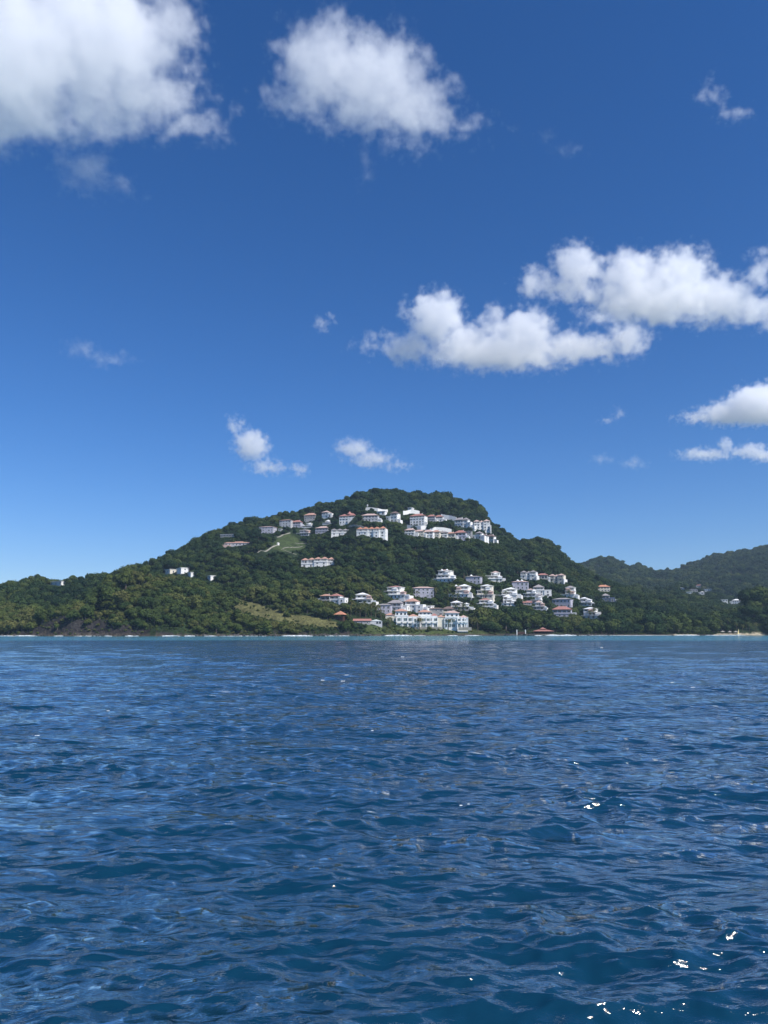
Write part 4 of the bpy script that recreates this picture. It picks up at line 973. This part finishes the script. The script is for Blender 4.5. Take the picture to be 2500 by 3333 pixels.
N.l(ms.outputs[0], sea_m.node_tree.nodes['Material Output'].inputs['Surface']); sea_m.node_tree.nodes.remove(bs)
me = grid_mesh('sea_water', co.reshape(-1, 3), quads, sea_m)
o = bpy.data.objects.new('sea_water', me); COL.objects.link(o); tag(o, kind='structure')
# ------------------------------------------------------------------ the water's edge: surf, rocks, sand furniture
def blob(cx, cy, cz, rx, ry, rz, rng, n=8, rings=4, rough=.3):
    vs = []; fs = []
    for j in range(rings + 1):
        a = -math.pi / 2 + math.pi * j / rings
        for i in range(n):
            k = 1 + rng.uniform(-rough, rough); b = 2 * math.pi * i / n + j * .3
            vs.append((cx + rx * k * math.cos(a) * math.cos(b), cy + ry * k * math.cos(a) * math.sin(b), cz + rz * k * math.sin(a)))
    for j in range(rings):
        for i in range(n): fs.append((j*n+i, j*n+(i+1) % n, (j+1)*n+(i+1) % n, (j+1)*n+i))
    return vs, fs
foam_m = mat('white_surf', (.80, .82, .83), .9, .05, 1.0)
rf = random.Random(3); mb = MB()
def shore_at(pxx, off):
    u = (pxx - CX) / F * CP; Y = float(shore_Y(pxx)); ys0 = np.arange(Y - 20, Y + 30, .5); z = height(u * ys0, ys0); k = np.argmax(z > .02); Y = ys0[k]
    return u * (Y + off), Y + off
foam_spans = [(0,45,.5),(50,115,.8),(180,205,.4),(345,360,.5),(415,430,.7),(440,450,.4),(530,580,.8),(605,630,.8),(670,700,.5),(920,960,.9),(945,1010,1.0),(1100,1130,.5),(1255,1335,1.1),(1462,1484,.5),(1520,1560,.5),(1745,1760,.5),(1782,1822,1.2),(1822,1872,1.2),(1060,1090,.3),(1350,1380,.3),(2200,2270,.8),(2330,2420,.5),(2300,2330,.4),(250,330,.25),(720,860,.2),(1880,2180,.15)]
for a, b, s_ in foam_spans:
    n = int((b - a) * 1.2)
    for k in range(n):
        p = rf.uniform(a, b); x, y = shore_at(p, -rf.uniform(.2, 3.0 * s_ + .6)); e = math.sin(math.pi * (p - a) / (b - a)) ** .4
        v, f = blob(x, y, .05, rf.uniform(.6, 2.2), rf.uniform(.4, 1.0), rf.uniform(.2, .55) * s_ * e + .06, rf, 7, 3, .35); mb.add(v, f)
mb.build('surf_foam', foam_m, None, 'stuff')
mb = MB()
for k in range(520):
    p = rf.choice((rf.uniform(0, 1330), rf.uniform(0, 1330), rf.uniform(1640, 1740), rf.uniform(1810, 2000), rf.uniform(600, 1250)))
    x, y = shore_at(p, rf.uniform(-1.5, 3)); r = rf.uniform(.4, 1.5)
    v, f = blob(x, y, .1 + rf.uniform(0, .5), r, r * .8, r * rf.uniform(.5, .9), rf, 6, 3, .25); mb.add(v, f)
mb.build('shore_rocks', M['rock'], None, 'stuff')
SPL = 'white horses on the open water'
# beach furniture in the right corner
for i, (p, w_, lab) in enumerate(((2352, 16, 'left thatched beach umbrella on the pale sand'), (2375, 14, 'middle thatched beach umbrella on the pale sand'), (2395, 16, 'right thatched beach umbrella on the pale sand'))):
    x, y = shore_at(p, 7); z = float(height(x, y)); s_ = y / F
    t = empty('beach_umbrella', (x, y, z), 0, lab, 'umbrella', 'thatched umbrellas on the beach')
    MB().cone(0, 0, -.5, .09, 3.0, 6, .07).build('pole', M['bark'], t); MB().cone(0, 0, 2.1, w_ * s_ * .5, 1.1, 10).build('canopy', M['stone'], t)
x, y = shore_at(2404, 3); z = float(height(x, y))
t = empty('sailing_dinghy', (x, y, z + .1), .5, 'small dinghy with a narrow pale yellow sail pulled up on the sand', 'boat', None)
MB().add([(-1.9,-.6,.45),(-1.9,.6,.45),(1.2,.65,.5),(2.1,0,.6),(1.2,-.65,.5),(-1.7,-.35,0),(-1.7,.35,0),(1.0,.3,0),(1.7,0,.1),(1.0,-.3,0)],[(0,4,3,2,1),(0,5,9,4),(4,9,8,3),(3,8,7,2),(2,7,6,1),(1,6,5,0),(5,6,7,8,9)]).build('hull', M['white'], t)
MB().cone(.4, 0, .3, .06, 4.6, 6, .04).build('mast', M['metal'], t)
MB().add([(.36,-.02,.9),(-1.3,-.02,1.0),(.36,-.02,4.8),(.36,.02,.9),(-1.3,.02,1.0),(.36,.02,4.8)],[(0,1,2),(5,4,3),(0,3,4,1),(1,4,5,2),(2,5,3,0)]).build('sail', M['yellow'], t)
# white caps on the open water
caps = [(1128,2204),(1312,2142),(1115,2225),(1050,2222),(120,2411),(1210,2394),(1525,2646),(1500,2650),(350,2326),(1960,2110),(2255,2246),(2190,2230)]
for (a, b) in caps:
    r0 = ray(a, b); k = -CAM_H / r0[2]; x, y = r0[0] * k, r0[1] * k; s_ = y / F; mb = MB()
    for j in range(9):
        v, f = blob(x + rf.uniform(-5, 5) * s_, y + rf.uniform(-3, 3) * s_, .14, rf.uniform(1, 3) * s_, rf.uniform(1, 2) * s_, rf.uniform(.6, 1.4) * s_, rf, 6, 3, .4); mb.add(v, f)
    mb.build('whitecap_foam', foam_m, None, 'stuff')
# ------------------------------------------------------------------ the air
hz_m = bpy.data.materials.new('haze'); hz_m.use_nodes = True; N = NT(hz_m.node_tree); hz_m.node_tree.nodes.clear()
v = N.n('ShaderNodeVolumePrincipled'); out = N.n('ShaderNodeOutputMaterial'); v.inputs['Color'].default_value = (.62, .80, 1.0, 1); v.inputs['Density'].default_value = .000075; v.inputs['Anisotropy'].default_value = .1
N.l(v.outputs[0], out.inputs['Volume'])
MB().box(-2600, 3400, -400, 3600, -12, 330).build('haze', hz_m, None, 'stuff')
